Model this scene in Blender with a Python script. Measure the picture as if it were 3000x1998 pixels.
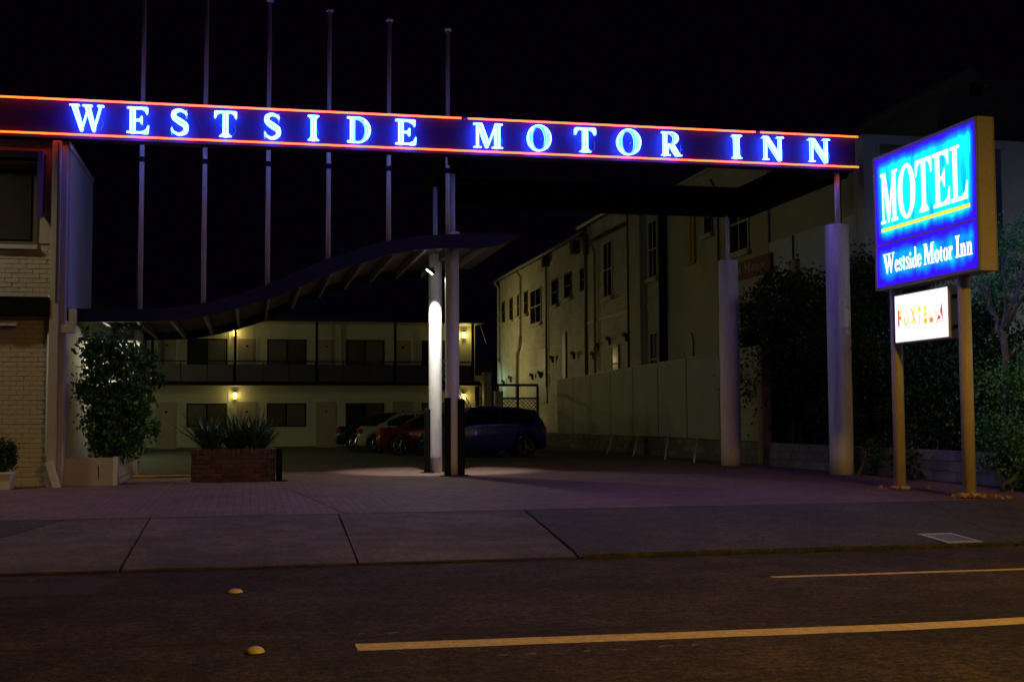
import bpy, bmesh, math, random
import numpy as np
from mathutils import Vector, Matrix
random.seed(7); rng = np.random.default_rng(7)
S = bpy.context.scene
C = S.collection
for o in list(bpy.data.objects): bpy.data.objects.remove(o)

# ------------------------------------------------------------------ camera
cd = bpy.data.cameras.new('camera'); cam = bpy.data.objects.new('camera', cd); C.objects.link(cam)
cd.sensor_width = 36; cd.lens = 36 * 2800 / 2354; cd.clip_start = .1; cd.clip_end = 3000
yaw, pit, rol = math.radians(12.1), math.atan(176 / 2800), .0049
Fw = Vector((math.sin(yaw) * math.cos(pit), math.cos(yaw) * math.cos(pit), math.sin(pit)))
R0 = Vector((math.cos(yaw), -math.sin(yaw), 0)); U0 = R0.cross(Fw)
Rr = R0 * math.cos(rol) - U0 * math.sin(rol); Up = R0 * math.sin(rol) + U0 * math.cos(rol)
cam.matrix_world = Matrix(((Rr.x, Up.x, -Fw.x, 0), (Rr.y, Up.y, -Fw.y, 0), (Rr.z, Up.z, -Fw.z, 1.5), (0, 0, 0, 1)))
S.camera = cam
# ------------------------------------------------------------------ world (night sky), exposure
w = bpy.data.worlds.new('World'); S.world = w; w.use_nodes = True
bg = w.node_tree.nodes['Background']
bg.inputs[0].default_value = (.50, .24, 1, 1); bg.inputs[1].default_value = .0018
S.view_settings.view_transform = 'Standard'; S.view_settings.look = 'None'
S.view_settings.exposure = 0; S.view_settings.gamma = 1
S.render.engine = 'CYCLES'
S.cycles.use_denoising = True
S.cycles.max_bounces = 6; S.cycles.diffuse_bounces = 3; S.cycles.glossy_bounces = 3
S.cycles.sample_clamp_indirect = 4
S.cycles.use_light_tree = True

# strengths of the lamps, added ones included
P_STREET = 3800.; P_FLOOD = 165.; P_COLUMN = 700.; P_LANTERN = 5.; P_ENDWALL = 330.; P_FACADE = 470.; P_COOL = 1300.; P_LOBBY = 30.; P_BULKHEAD = 26.
P_WING = 96.; E_LETTER = 45.; E_RED = 7.; E_BACK = 28.; E_SIGN = 3.0; E_WHITE = 1.25

# ------------------------------------------------------------------ materials
def mat(name, col, rough=.7, var=.15, scale=6., bump=0., bscale=40., metal=0., spec=.5, coat=0., island=0., stretch=None, grain=0., gscale=70., stain=0.):
    m = bpy.data.materials.new(name); m.use_nodes = True
    nt = m.node_tree; N = nt.nodes; L = nt.links; b = N['Principled BSDF']
    b.inputs['Roughness'].default_value = rough; b.inputs['Metallic'].default_value = metal
    b.inputs['Specular IOR Level'].default_value = spec; b.inputs['Coat Weight'].default_value = coat
    b.inputs['Base Color'].default_value = (*col, 1)
    tc = N.new('ShaderNodeTexCoord'); src = tc.outputs['Object']
    if stretch:
        mp = N.new('ShaderNodeMapping'); mp.inputs['Scale'].default_value = stretch
        L.new(src, mp.inputs[0]); src = mp.outputs[0]
    out = None
    if var:
        n = N.new('ShaderNodeTexNoise'); n.inputs['Scale'].default_value = scale; n.inputs['Detail'].default_value = 8
        n.inputs['Roughness'].default_value = .65
        L.new(src, n.inputs['Vector'])
        r = N.new('ShaderNodeValToRGB')
        r.color_ramp.elements[0].position = .3; r.color_ramp.elements[1].position = .7
        r.color_ramp.elements[0].color = (*[c * (1 - var) for c in col], 1)
        r.color_ramp.elements[1].color = (*[min(1, c * (1 + var)) for c in col], 1)
        L.new(n.outputs[0], r.inputs[0]); out = r.outputs[0]
    for amt, sc_, lo_, hi_ in ((grain, gscale, .36, .64), (grain * .8, gscale * .35, .38, .66), (stain, .45, .35, .62), (stain * .7, 2.3, .42, .60)):
        if not amt: continue
        n3 = N.new('ShaderNodeTexNoise'); n3.inputs['Scale'].default_value = sc_; n3.inputs['Detail'].default_value = 5; n3.inputs['Distortion'].default_value = .4
        L.new(src, n3.inputs['Vector'])
        r3 = N.new('ShaderNodeMapRange'); r3.inputs[1].default_value = lo_; r3.inputs[2].default_value = hi_; r3.inputs[3].default_value = 1 - amt; r3.inputs[4].default_value = 1 + amt
        L.new(n3.outputs[0], r3.inputs[0])
        m3 = N.new('ShaderNodeMix'); m3.data_type = 'RGBA'; m3.blend_type = 'MULTIPLY'; m3.inputs[0].default_value = 1; m3.clamp_result = False
        if out: L.new(out, m3.inputs[6])
        else: m3.inputs[6].default_value = (*col, 1)
        L.new(r3.outputs[0], m3.inputs[7]); out = m3.outputs[2]
    if island:
        g = N.new('ShaderNodeNewGeometry'); mx = N.new('ShaderNodeMix'); mx.data_type = 'RGBA'; mx.blend_type = 'MULTIPLY'
        mr = N.new('ShaderNodeMapRange'); mr.inputs[3].default_value = 1 - island; mr.inputs[4].default_value = 1 + island
        L.new(g.outputs['Random Per Island'], mr.inputs[0])
        mx.inputs[0].default_value = 1
        if out: L.new(out, mx.inputs[6])
        else: mx.inputs[6].default_value = (*col, 1)
        L.new(mr.outputs[0], mx.inputs[7]); out = mx.outputs[2]
    if out: L.new(out, b.inputs['Base Color'])
    if bump:
        n2 = N.new('ShaderNodeTexNoise'); n2.inputs['Scale'].default_value = bscale; n2.inputs['Detail'].default_value = 6
        L.new(src, n2.inputs['Vector'])
        bp = N.new('ShaderNodeBump'); bp.inputs['Strength'].default_value = bump; bp.inputs['Distance'].default_value = .02
        L.new(n2.outputs[0], bp.inputs['Height']); L.new(bp.outputs[0], b.inputs['Normal'])
    return m

def brickmat(name, col, mortar, bw=.24, bh=.086, rough=.8, axis='yz', bump=.6, var=.2, off=.5, msize=.008):
    m = mat(name, col, rough, 0)
    nt = m.node_tree; N = nt.nodes; L = nt.links; b = N['Principled BSDF']
    tc = [n for n in N if n.type == 'TEX_COORD'][0]
    sp = N.new('ShaderNodeSeparateXYZ'); cb = N.new('ShaderNodeCombineXYZ'); L.new(tc.outputs['Object'], sp.inputs[0])
    L.new(sp.outputs['XYZ'.index(axis[0].upper())], cb.inputs[0]); L.new(sp.outputs['XYZ'.index(axis[1].upper())], cb.inputs[1])
    bt = N.new('ShaderNodeTexBrick'); bt.inputs['Scale'].default_value = 1
    bt.inputs['Brick Width'].default_value = bw; bt.inputs['Row Height'].default_value = bh
    bt.inputs['Mortar Size'].default_value = msize; bt.inputs['Mortar Smooth'].default_value = .3; bt.offset = off
    bt.inputs['Color1'].default_value = (*[c * (1 - var) for c in col], 1); bt.inputs['Color2'].default_value = (*[c * (1 + var) for c in col], 1)
    bt.inputs['Mortar'].default_value = (*mortar, 1)
    L.new(cb.outputs[0], bt.inputs['Vector'])
    n = N.new('ShaderNodeTexNoise'); n.inputs['Scale'].default_value = .9; n.inputs['Detail'].default_value = 9; n.inputs['Roughness'].default_value = .7
    L.new(tc.outputs['Object'], n.inputs['Vector'])
    mr = N.new('ShaderNodeMapRange'); mr.inputs[1].default_value = .3; mr.inputs[2].default_value = .7; mr.inputs[3].default_value = .68; mr.inputs[4].default_value = 1.2
    L.new(n.outputs[0], mr.inputs[0])
    mx = N.new('ShaderNodeMix'); mx.data_type = 'RGBA'; mx.blend_type = 'MULTIPLY'; mx.inputs[0].default_value = 1
    L.new(bt.outputs['Color'], mx.inputs[6]); L.new(mr.outputs[0], mx.inputs[7]); L.new(mx.outputs[2], b.inputs['Base Color'])
    bp = N.new('ShaderNodeBump'); bp.inputs['Strength'].default_value = bump; bp.inputs['Distance'].default_value = .012; bp.invert = True
    L.new(bt.outputs['Fac'], bp.inputs['Height']); L.new(bp.outputs[0], b.inputs['Normal'])
    return m

def emat(name, col, strength):
    m = bpy.data.materials.new(name); m.use_nodes = True
    b = m.node_tree.nodes['Principled BSDF']
    b.inputs['Base Color'].default_value = (.02, .02, .02, 1); b.inputs['Roughness'].default_value = .6
    b.inputs['Emission Color'].default_value = (*col, 1); b.inputs['Emission Strength'].default_value = strength
    return m

M = {}
M['asphalt'] = mat('asphalt', (.052, .039, .029), .9, .2, 1.3, .7, 90, grain=.5, gscale=42, stain=.25, spec=.25)
M['lot'] = mat('car_park_asphalt', (.095, .100, .088), .85, .25, .8, .5, 90)
M['footpath'] = mat('bitumen_footpath', (.066, .058, .054), .85, .2, 1.1, .7, 90, grain=.42, gscale=60, stain=.2)
M['concrete'] = mat('concrete', (.118, .092, .078), .85, .15, 1.2, .5, 70, grain=.26, gscale=45, stain=.26)
M['joint'] = mat('joint_dirt', (.02, .018, .016), .95, .3, 9)
M['kerb'] = mat('kerb_concrete', (.030, .026, .022), .9, .3, 2.5, .4, 60, grain=.4, gscale=30)
M['paver'] = brickmat('brick_paving', (.190, .108, .098), (.080, .056, .052), .23, .115, .8, 'yx', .45, .16, .5, .006)
M['ground'] = mat('dark_earth', (.04, .038, .03), .95, .3, .4)
M['line'] = mat('road_paint', (.60, .47, .15), .7, .14, 7, .2, 120, grain=.14, gscale=40)
M['oldline'] = mat('worn_road_paint', (.22, .19, .12), .8, .5, 40)
M['brickpaint'] = mat('painted_brick', (.50, .45, .34), .62, .14, 5, .35, 45)
M['mortar'] = mat('painted_mortar', (.49, .44, .335), .85, .2, 8)
M['render'] = mat('cream_render', (.50, .45, .36), .75, .12, 1.3, .2, 40)
M['bluewall'] = mat('pale_render', (.46, .52, .52), .75, .16, .9, .2, 30)
M['white'] = mat('white_paint', (.72, .72, .70), .45, .07, 2.2, .08, 20)
M['whitecol'] = mat('column_paint', (.66, .65, .66), .5, .10, 2.2, .06, 14, stretch=(5, 5, .7), grain=.05, gscale=9)
M['darksteel'] = mat('dark_steel', (.012, .010, .030), .7, .3, 3, spec=.25)
M['black'] = mat('black_paint', (.006, .005, .006), .8, .3, 5, spec=.15)
M['ringpaint'] = mat('ring_paint', (.004, .0035, .005), .9, .2, 4, spec=.05)
M['panelblue'] = mat('navy_panel', (.017, .003, .090), .7, .12, 2)
M['navyfin'] = mat('purple_fin', (.09, .05, .26), .5, .1, 2)
M['timber'] = mat('timber', (.30, .20, .12), .7, .25, 4, .2, 30)
M['soffit'] = mat('soffit_ply', (.14, .105, .08), .7, .2, 2)
M['rib'] = mat('rib_paint', (.20, .19, .17), .5, .1, 3)
M['redbrick'] = mat('red_brick', (.23, .070, .045), .85, .28, 7, .4, 50, island=0)
M['mortar2'] = mat('grey_mortar', (.20, .16, .13), .9, .2, 9)
M['soil'] = mat('soil', (.03, .022, .015), .95, .3, 9, .5, 30)
M['motelwall'] = mat('motel_wall', (.44, .42, .29), .75, .10, .9, .12, 30)
M['motelwhite'] = mat('motel_trim', (.55, .53, .43), .6, .08, 2)
M['door'] = mat('motel_door', (.30, .24, .16), .55, .1, 3, stretch=(3, 3, .4))
M['curtain'] = mat('curtain', (.20, .16, .10), .9, .25, 9, stretch=(9, 1, .2))
M['curtain2'] = mat('net_curtain', (.34, .31, .22), .9, .2, 9, stretch=(9, 1, .2)); M['room_dark'] = mat('drape_dark', (.035, .03, .03), .9, .2, 9)
M['glass'] = mat('dark_glass', (.012, .013, .016), .06, 0, spec=.7)
M['pane'] = mat('window_glass', (.012, .013, .016), .05, 0, spec=.6); M['pane'].node_tree.nodes['Principled BSDF'].inputs['Alpha'].default_value = .22
M['railpanel'] = mat('railing_panel', (.035, .028, .030), .5, .2, 3)
M['manor'] = brickmat('manor_brick', (.46, .45, .36), (.33, .32, .26), .24, .14, .7, 'yz', .8, .10, .5, .012)
M['manor2'] = mat('manor_render', (.36, .33, .24), .8, .14, .7, .25, 25)
M['manorwhite'] = mat('manor_white', (.50, .52, .53), .75, .13, .6, .2, 25)
M['frame'] = mat('window_frame', (.42, .40, .33), .55, .1, 4)
M['roof'] = mat('roof_iron', (.05, .035, .03), .7, .3, 3)
M['pipe'] = mat('pipe_paint', (.24, .23, .18), .5, .15, 4)
M['dpipe'] = mat('dark_pipe', (.05, .045, .035), .55, .2, 4)
M['amber'] = mat('amber_drape', (.42, .26, .05), .85, .2, 6)
M['fence'] = mat('fence_sheet', (.34, .34, .27), .72, .13, .9, .15, 35)
M['block'] = mat('concrete_block', (.17, .165, .15), .9, .22, 3, .5, 45)
M['ochre'] = mat('ochre_post', (.40, .26, .10), .7, .2, 5, .2, 30)
M['maroon'] = mat('maroon_board', (.17, .028, .028), .6, .15, 3)
M['lettering'] = mat('faded_lettering', (.42, .34, .30), .6, .1, 5)
M['signcase'] = mat('sign_case', (.52, .46, .36), .5, .1, 3)
M['deco'] = mat('deco_render', (.55, .54, .52), .8, .15, .7)
M['leaf'] = mat('leaf', (.060, .180, .045), .55, .12, 3, island=.55, spec=.3)
M['leafdark'] = mat('leaf_dark', (.026, .060, .020), .6, .12, 3, island=.5, spec=.2)
M['blade'] = mat('strap_leaf', (.035, .075, .036), .38, .2, 3)
M['bark'] = mat('bark', (.11, .090, .07), .9, .3, 8, .6, 30)
M['dry'] = mat('dry_leaf', (.42, .24, .06), .8, .25, 8, island=.4)
M['tyre'] = mat('tyre', (.015, .015, .015), .8, .2, 9)
M['rim'] = mat('alloy', (.55, .55, .56), .25, 0, metal=.9)
M['chrome'] = mat('chrome', (.75, .75, .75), .1, 0, metal=1)
M['tail'] = mat('tail_lens', (.35, .02, .02), .12, 0)
M['headlens'] = mat('head_lens', (.55, .56, .58), .08, 0)
M['plate'] = mat('plate', (.62, .62, .55), .4, .1, 20)
M['carblue'] = mat('car_blue', (.015, .022, .30), .22, 0, coat=.8)
M['carred'] = mat('car_red', (.12, .008, .010), .22, 0, coat=.8)
M['carwhite'] = mat('car_silver', (.26, .27, .25), .25, 0, coat=.7)
M['cardark'] = mat('car_black', (.012, .010, .016), .2, 0, coat=.8)
M['yellowkerb'] = mat('yellow_kerb', (.55, .36, .05), .7, .2, 6)
M['grate'] = mat('galvanised', (.45, .46, .50), .4, .15, 9, metal=.3)
M['reflector'] = mat('marker_dome', (.62, .55, .38), .35, .05, 9)
M['tube_blue'] = emat('neon_blue', (.030, .13, 1), E_LETTER)
M['tube_red'] = emat('neon_red', (1, .070, .007), E_RED)
M['tray'] = mat('letter_tray', (.55, .90, .92), .5, .05, 3)
M['lampglass'] = emat('lantern_glass', (1, .72, .16), 9.)
M['batten'] = emat('batten_tube', (1, .93, .62), 5.)
M['floodglass'] = emat('flood_glass', (1, .96, .9), 9.)
M['bulkglass'] = emat('bulkhead_glass', (.5, 1, .8), 6.)
M['sodium'] = emat('sodium_glass', (1, .5, .13), 12.)
M['s_white'] = emat('backlit_white', (1, 1, 1), 1.9)
M['s_yellow'] = emat('backlit_yellow', (.85, .75, .03), 1.2)
M['f_white'] = emat('lightbox_white', (.93, .98, 1), E_WHITE)
M['f_yel'] = emat('lightbox_yellow', (.80, .92, .05), 1.05)
M['f_yel2'] = emat('lightbox_gold', (.92, .62, .04), 1.0)
M['f_org'] = emat('lightbox_orange', (.90, .32, .05), 1.0)
M['f_red'] = emat('lightbox_red', (.70, .05, .06), 1.0)

def sign_face_mat(bias, eu, ev):
    # backlit acrylic: upright fluorescent tubes behind a blue sheet, dimmer towards the case edges
    m = emat('backlit_blue', (0, 0, 1), E_SIGN); nt = m.node_tree; N = nt.nodes; L = nt.links; b = N['Principled BSDF']
    tc = N.new('ShaderNodeTexCoord'); sp = N.new('ShaderNodeSeparateXYZ'); L.new(tc.outputs['UV'], sp.inputs[0])
    def math_(op, a, bb=None):
        n = N.new('ShaderNodeMath'); n.operation = op
        for i, v in enumerate((a, bb)):
            if v is None: continue
            if isinstance(v, (int, float)): n.inputs[i].default_value = v
            else: L.new(v, n.inputs[i])
        return n.outputs[0]
    u, v = sp.outputs[0], sp.outputs[1]
    def edge(t, k):
        d = math_('MINIMUM', t, math_('SUBTRACT', 1., t))
        return math_('MINIMUM', math_('MULTIPLY', d, k), 1.)
    nz = N.new('ShaderNodeTexNoise'); nz.inputs['Scale'].default_value = 1.
    mp = N.new('ShaderNodeMapping'); mp.inputs['Scale'].default_value = (11, 1.3, 1); L.new(tc.outputs['UV'], mp.inputs[0]); L.new(mp.outputs[0], nz.inputs['Vector'])
    nz.inputs['Detail'].default_value = 3
    wv = math_('ADD', math_('MULTIPLY', math_('SINE', math_('MULTIPLY', u, 75.)), .06), math_('MULTIPLY', math_('SUBTRACT', nz.outputs[0], .5), 1.5))
    e = math_('MULTIPLY', edge(u, eu), edge(v, ev))
    f = math_('ADD', math_('MULTIPLY', e, bias), math_('MULTIPLY', wv, math_('ADD', .45, math_('MULTIPLY', e, .2))))
    rp = N.new('ShaderNodeValToRGB'); cr = rp.color_ramp
    cr.elements[0].position = .05; cr.elements[0].color = (.014, .0, .35, 1)
    cr.elements[1].position = .95; cr.elements[1].color = (.0, .45, .8, 1)
    for p, c in ((.18, (.008, .002, .5, 1)), (.36, (.001, .04, .7, 1)), (.56, (0, .14, .8, 1))):
        x = cr.elements.new(p); x.color = c
    cr.elements[-1].position = .82
    L.new(f, rp.inputs[0]); L.new(rp.outputs[0], b.inputs['Emission Color'])
    return m
M['s_face'] = sign_face_mat(.74, 14., 8.); M['s_face2'] = sign_face_mat(.52, 15., 3.6)

# ------------------------------------------------------------------ mesh helpers
def thing(name, label, cat, loc=(0, 0, 0), group=None):
    o = bpy.data.objects.new(name, None); C.objects.link(o); o.location = loc
    o['label'] = label; o['category'] = cat
    if group: o['group'] = group
    return o
def tag(o, label, cat, group=None):
    o['label'] = label; o['category'] = cat
    if group: o['group'] = group
    return o
def root_loc(p):
    l = Vector((0, 0, 0))
    while p is not None: l += p.location; p = p.parent
    return l
def mesh(name, vs, fs, m, parent=None, smooth=False):
    me = bpy.data.meshes.new(name); me.from_pydata([tuple(v) for v in vs], [], fs); me.materials.append(m)
    if smooth: me.polygons.foreach_set('use_smooth', [True] * len(me.polygons))
    me.update()
    o = bpy.data.objects.new(name, me); C.objects.link(o)
    if parent is not None:
        o.parent = parent; o.location = -root_loc(parent)
    return o
def frombm(name, bm, m, parent=None, smooth=False):
    me = bpy.data.meshes.new(name); bm.to_mesh(me); bm.free(); me.materials.append(m)
    if smooth: me.polygons.foreach_set('use_smooth', [True] * len(me.polygons))
    o = bpy.data.objects.new(name, me); C.objects.link(o)
    if parent is not None:
        o.parent = parent; o.location = -root_loc(parent)
    return o
def struct(o): o['kind'] = 'structure'; return o
BF = [(0, 3, 2, 1), (4, 5, 6, 7), (0, 1, 5, 4), (1, 2, 6, 5), (2, 3, 7, 6), (3, 0, 4, 7)]
def bverts(a, b):
    (x0, y0, z0), (x1, y1, z1) = a, b
    x0, x1 = min(x0, x1), max(x0, x1); y0, y1 = min(y0, y1), max(y0, y1); z0, z1 = min(z0, z1), max(z0, z1)
    return [(x0, y0, z0), (x1, y0, z0), (x1, y1, z0), (x0, y1, z0), (x0, y0, z1), (x1, y0, z1), (x1, y1, z1), (x0, y1, z1)]
def box(name, a, b, m, parent=None, bev=0.):
    if not bev: return mesh(name, bverts(a, b), BF, m, parent)
    bm = bmesh.new(); vs = [bm.verts.new(v) for v in bverts(a, b)]
    for f in BF: bm.faces.new([vs[i] for i in f])
    bmesh.ops.bevel(bm, geom=bm.edges[:], offset=bev, segments=2, affect='EDGES', profile=.5)
    return frombm(name, bm, m, parent)
def multibox(name, L, m, parent=None):
    V = []; Fs = []
    for a, b in L:
        k = len(V); V += bverts(a, b); Fs += [tuple(i + k for i in f) for f in BF]
    return mesh(name, V, Fs, m, parent)
def frame_axes(d):
    d = Vector(d).normalized(); h = Vector((0, 0, 1)) if abs(d.z) < .9 else Vector((1, 0, 0))
    a = d.cross(h).normalized(); return a, d.cross(a).normalized()
def tubegeo(P, rad, n=10, caps=True, closed=False):
    P = [Vector(p) for p in P]; k = len(P); rad = rad if hasattr(rad, '__len__') else [rad] * k
    V = []; Fs = []; pa = None
    for i, p in enumerate(P):
        t = (P[(i + 1) % k] - P[i - 1]) if closed else (P[min(i + 1, k - 1)] - P[max(i - 1, 0)])
        if t.length < 1e-9: t = Vector((0, 0, 1))
        t.normalize()
        if pa is None: a, b = frame_axes(t)
        else:
            a = (pa - t * pa.dot(t))
            a = a.normalized() if a.length > 1e-6 else frame_axes(t)[0]
            b = t.cross(a)
        pa = a
        for j in range(n):
            q = 2 * math.pi * j / n
            V.append(p + (a * math.cos(q) + b * math.sin(q)) * rad[i])
    for i in range(k if closed else k - 1):
        for j in range(n):
            i2 = (i + 1) % k; j2 = (j + 1) % n
            Fs.append((i * n + j, i * n + j2, i2 * n + j2, i2 * n + j))
    if caps and not closed: Fs += [tuple(range(n))[::-1], tuple(range((k - 1) * n, k * n))]
    return V, Fs
def tube(name, P, rad, m, parent=None, n=10, smooth=True, closed=False):
    V, Fs = tubegeo(P, rad, n, closed=closed)
    o = mesh(name, V, Fs, m, parent)
    if smooth:
        for p in o.data.polygons: p.use_smooth = len(p.vertices) == 4
    return o
def prism(name, pts, axis, a, b, m, parent=None):
    # pts: 2-D outline; axis: 'x','y','z' extrude axis from a to b
    def P(u, v, t): return {'x': (t, u, v), 'y': (u, t, v), 'z': (u, v, t)}[axis]
    n = len(pts); V = [P(u, v, a) for u, v in pts] + [P(u, v, b) for u, v in pts]
    Fs = [tuple(range(n)), tuple(range(2 * n - 1, n - 1, -1))] + [(i, i + n, (i + 1) % n + n, (i + 1) % n) for i in range(n)]
    o = mesh(name, V, Fs, m, parent)
    bm = bmesh.new(); bm.from_mesh(o.data); bmesh.ops.recalc_face_normals(bm, faces=bm.faces); bm.to_mesh(o.data); bm.free()
    return o
def inst(me, name, M4, parent):
    o = bpy.data.objects.new(name, me); C.objects.link(o); o.parent = parent
    o.matrix_local = Matrix.Translation(-root_loc(parent)) @ M4
    return o
def light(kind, name, loc, power, col, parent, **kw):
    d = bpy.data.lights.new(name, kind); d.energy = power; d.color = col
    for k, v in kw.items(): setattr(d, k, v)
    o = bpy.data.objects.new(name, d); C.objects.link(o); o.parent = parent; o.location = Vector(loc) - root_loc(parent)
    return o

# ------------------------------------------------------------------ lettering: signed-distance glyphs -> outlines -> meshes
def rc(a, b, c, d): return [(a, b), (c, b), (c, d), (a, d)]
def ell(cx, cy, rx, ry, n=56, a0=0, a1=360):
    full = (a1 - a0 == 360)
    return [(cx + rx * math.cos(math.radians(a0 + (a1 - a0) * i / (n if full else n - 1))), cy + ry * math.sin(math.radians(a0 + (a1 - a0) * i / (n if full else n - 1)))) for i in range(n)]
def stroke(pts, ws, sub=10):
    P = [np.array(p, float) for p in pts]; P = [2 * P[0] - P[1]] + P + [2 * P[-1] - P[-2]]; Wd = [ws[0]] + list(ws) + [ws[-1]]
    c = []; cw = []
    for i in range(1, len(P) - 2):
        for s in range(sub):
            t = s / sub
            c.append(.5 * ((2 * P[i]) + (-P[i - 1] + P[i + 1]) * t + (2 * P[i - 1] - 5 * P[i] + 4 * P[i + 1] - P[i + 2]) * t * t + (-P[i - 1] + 3 * P[i] - 3 * P[i + 1] + P[i + 2]) * t ** 3))
            cw.append(Wd[i] * (1 - t) + Wd[i + 1] * t)
    c.append(P[-2]); cw.append(Wd[-2])
    return c, cw
def glyph(ch):
    # returns width, [(sign, polygon)], [capsule strokes]
    st, sr = .2, .055; A = []; K = []
    def ser(x0, x1, y, up=True):
        A.append((1, rc(x0, y, x1, y + sr) if up else rc(x0, y - sr, x1, y)))
    if ch == 'I':
        A += [(1, rc(.12, 0, .32, 1))]; ser(0, .44, 0); ser(0, .44, 1, False)
        A += [(1, [(.04, sr), (.4, sr), (.32, .15), (.12, .15)]), (1, [(.04, 1 - sr), (.12, .85), (.32, .85), (.4, 1 - sr)])]; return .44, A, K
    if ch == 'T':
        A += [(1, rc(.32, 0, .52, 1)), (1, rc(.02, .93, .82, 1)), (1, [(.0, 1), (0, .70), (.04, .70), (.11, .88), (.24, .94)]), (1, [(.84, 1), (.60, .94), (.73, .88), (.80, .70), (.84, .70)])]
        ser(.18, .66, 0); A += [(1, [(.22, sr), (.62, sr), (.52, .15), (.32, .15)])]; return .84, A, K
    if ch in 'EL':
        A += [(1, rc(.12, 0, .32, 1)), (1, rc(0, 0, .78, .065)), (1, [(.82, .32), (.775, .32), (.70, .14), (.52, .06), (.52, 0), (.80, 0)])]
        if ch == 'E':
            A += [(1, rc(0, .935, .76, 1)), (1, [(.77, .72), (.73, .72), (.66, .87), (.50, .94), (.50, 1), (.77, 1)]), (1, rc(.3, .475, .56, .54)), (1, [(.54, .34), (.58, .34), (.58, .68), (.54, .68), (.46, .53), (.46, .49)])]
        else: ser(0, .46, 1, False)
        return .82, A, K
    if ch == 'D':
        A += [(1, [(.12, 0), (.42, 0)] + ell(.42, .5, .46, .5, 30, -90, 90) + [(.42, 1), (.12, 1)]), (-1, [(.32, .07), (.40, .07)] + ell(.40, .5, .26, .43, 30, -90, 90) + [(.40, .93), (.32, .93)])]
        ser(0, .2, 0); ser(0, .2, 1, False); return .88, A, K
    if ch == 'O':
        return .94, [(1, ell(.47, .5, .47, .53)), (-1, ell(.47, .5, .235, .46))], K
    if ch == 'M':
        A += [(1, rc(.12, 0, .21, 1)), (1, [(.04, 1), (.34, 1), (.62, .24), (.54, 0), (.49, 0), (.14, .95)]), (1, [(.49, 0), (.56, 0), (.94, 1), (.85, 1)]), (1, rc(.82, 0, 1.03, 1))]
        ser(0, .33, 0); ser(.70, 1.15, 0); ser(0, .2, 1, False); ser(.9, 1.15, 1, False); return 1.15, A, K
    if ch == 'N':
        A += [(1, rc(.12, 0, .21, 1)), (1, [(.02, 1), (.28, 1), (.86, .14), (.86, -.03), (.78, -.03), (.13, .93)]), (1, rc(.77, 0, .86, 1))]
        ser(0, .33, 0); ser(.64, .98, 1, False); ser(0, .2, 1, False); return .98, A, K
    if ch == 'W':
        A += [(1, [(.07, 1), (.30, 1), (.57, .12), (.50, -.02), (.45, -.02)]), (1, [(.45, -.02), (.51, -.02), (.80, .95), (.73, .95)]), (1, [(.58, 1), (.81, 1), (1.05, .12), (.98, -.02), (.93, -.02)]), (1, [(.93, -.02), (.99, -.02), (1.28, 1), (1.2, 1)])]
        ser(0, .42, 1, False); ser(.5, .92, 1, False); ser(1.08, 1.38, 1, False); return 1.38, A, K
    if ch == 'R':
        A += [(1, rc(.12, 0, .32, 1)), (1, [(.2, .46), (.44, .46)] + ell(.44, .73, .36, .27, 24, -90, 90) + [(.44, 1), (.2, 1)]), (-1, [(.32, .53), (.42, .53)] + ell(.42, .73, .17, .20, 24, -90, 90) + [(.42, .93), (.32, .93)]), (1, [(.34, .5), (.58, .5), (.86, .06), (.96, .05), (.96, 0), (.70, 0)])]
        ser(0, .44, 0); ser(0, .2, 1, False); return .96, A, K
    if ch in 'Ss':
        s = 1 if ch == 'S' else .52
        K = [stroke([(x * s, y * s) for x, y in [(.62, .72), (.56, .88), (.36, .965), (.16, .87), (.16, .68), (.36, .53), (.57, .38), (.58, .16), (.36, .035), (.14, .12), (.06, .29)]], [x * s for x in (.02, .035, .04, .075, .095, .11, .10, .075, .04, .035, .02)])]
        A += [(1, [(x * s, y * s) for x, y in rc(.585, .66, .635, 1)]), (1, [(x * s, y * s) for x, y in rc(.045, 0, .095, .34)])]; return .7 * s, A, K
    x = .5
    if ch == 'o': return .5, [(1, ell(.25, .245, .25, .265)), (-1, ell(.25, .245, .11, .22))], K
    if ch == 'e':
        return .46, [(1, ell(.24, .245, .235, .265)), (-1, ell(.25, .245, .11, .215)), (1, rc(.1, .26, .46, .31)), (-1, [(.28, .26), (.6, .26), (.6, .13), (.33, .17), (.3, .2)])], K
    if ch == 'n':
        A += [(1, rc(.07, 0, .2, .5)), (1, rc(.37, 0, .5, .36)), (1, ell(.34, .32, .16, .19)), (-1, ell(.29, .29, .085, .14)), (-1, rc(.2, 0, .37, .30)), (1, rc(.07, 0, .2, .5)), (1, rc(0, .46, .1, .5))]
        ser(0, .27, 0); ser(.30, .57, 0); return .57, A, K
    if ch == 'r':
        A += [(1, rc(.07, 0, .2, .5)), (1, ell(.33, .43, .085, .08)), (1, [(.2, .33), (.33, .51), (.3, .44), (.2, .26)]), (1, rc(0, .46, .1, .5))]; ser(0, .30, 0); return .42, A, K
    if ch == 't':
        A += [(1, rc(.09, .06, .22, .68)), (1, rc(0, .45, .34, .5)), (1, ell(.2, .09, .11, .10)), (-1, ell(.28, .15, .07, .10))]; return .35, A, K
    if ch == 'i':
        A += [(1, rc(.08, 0, .21, .5)), (1, ell(.145, .70, .08, .08)), (1, rc(0, .46, .1, .5))]; ser(0, .29, 0); return .29, A, K
    if ch == 'l':
        A += [(1, rc(.08, 0, .21, 1)), (1, rc(0, .955, .1, 1))]; ser(0, .29, 0); return .29, A, K
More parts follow.
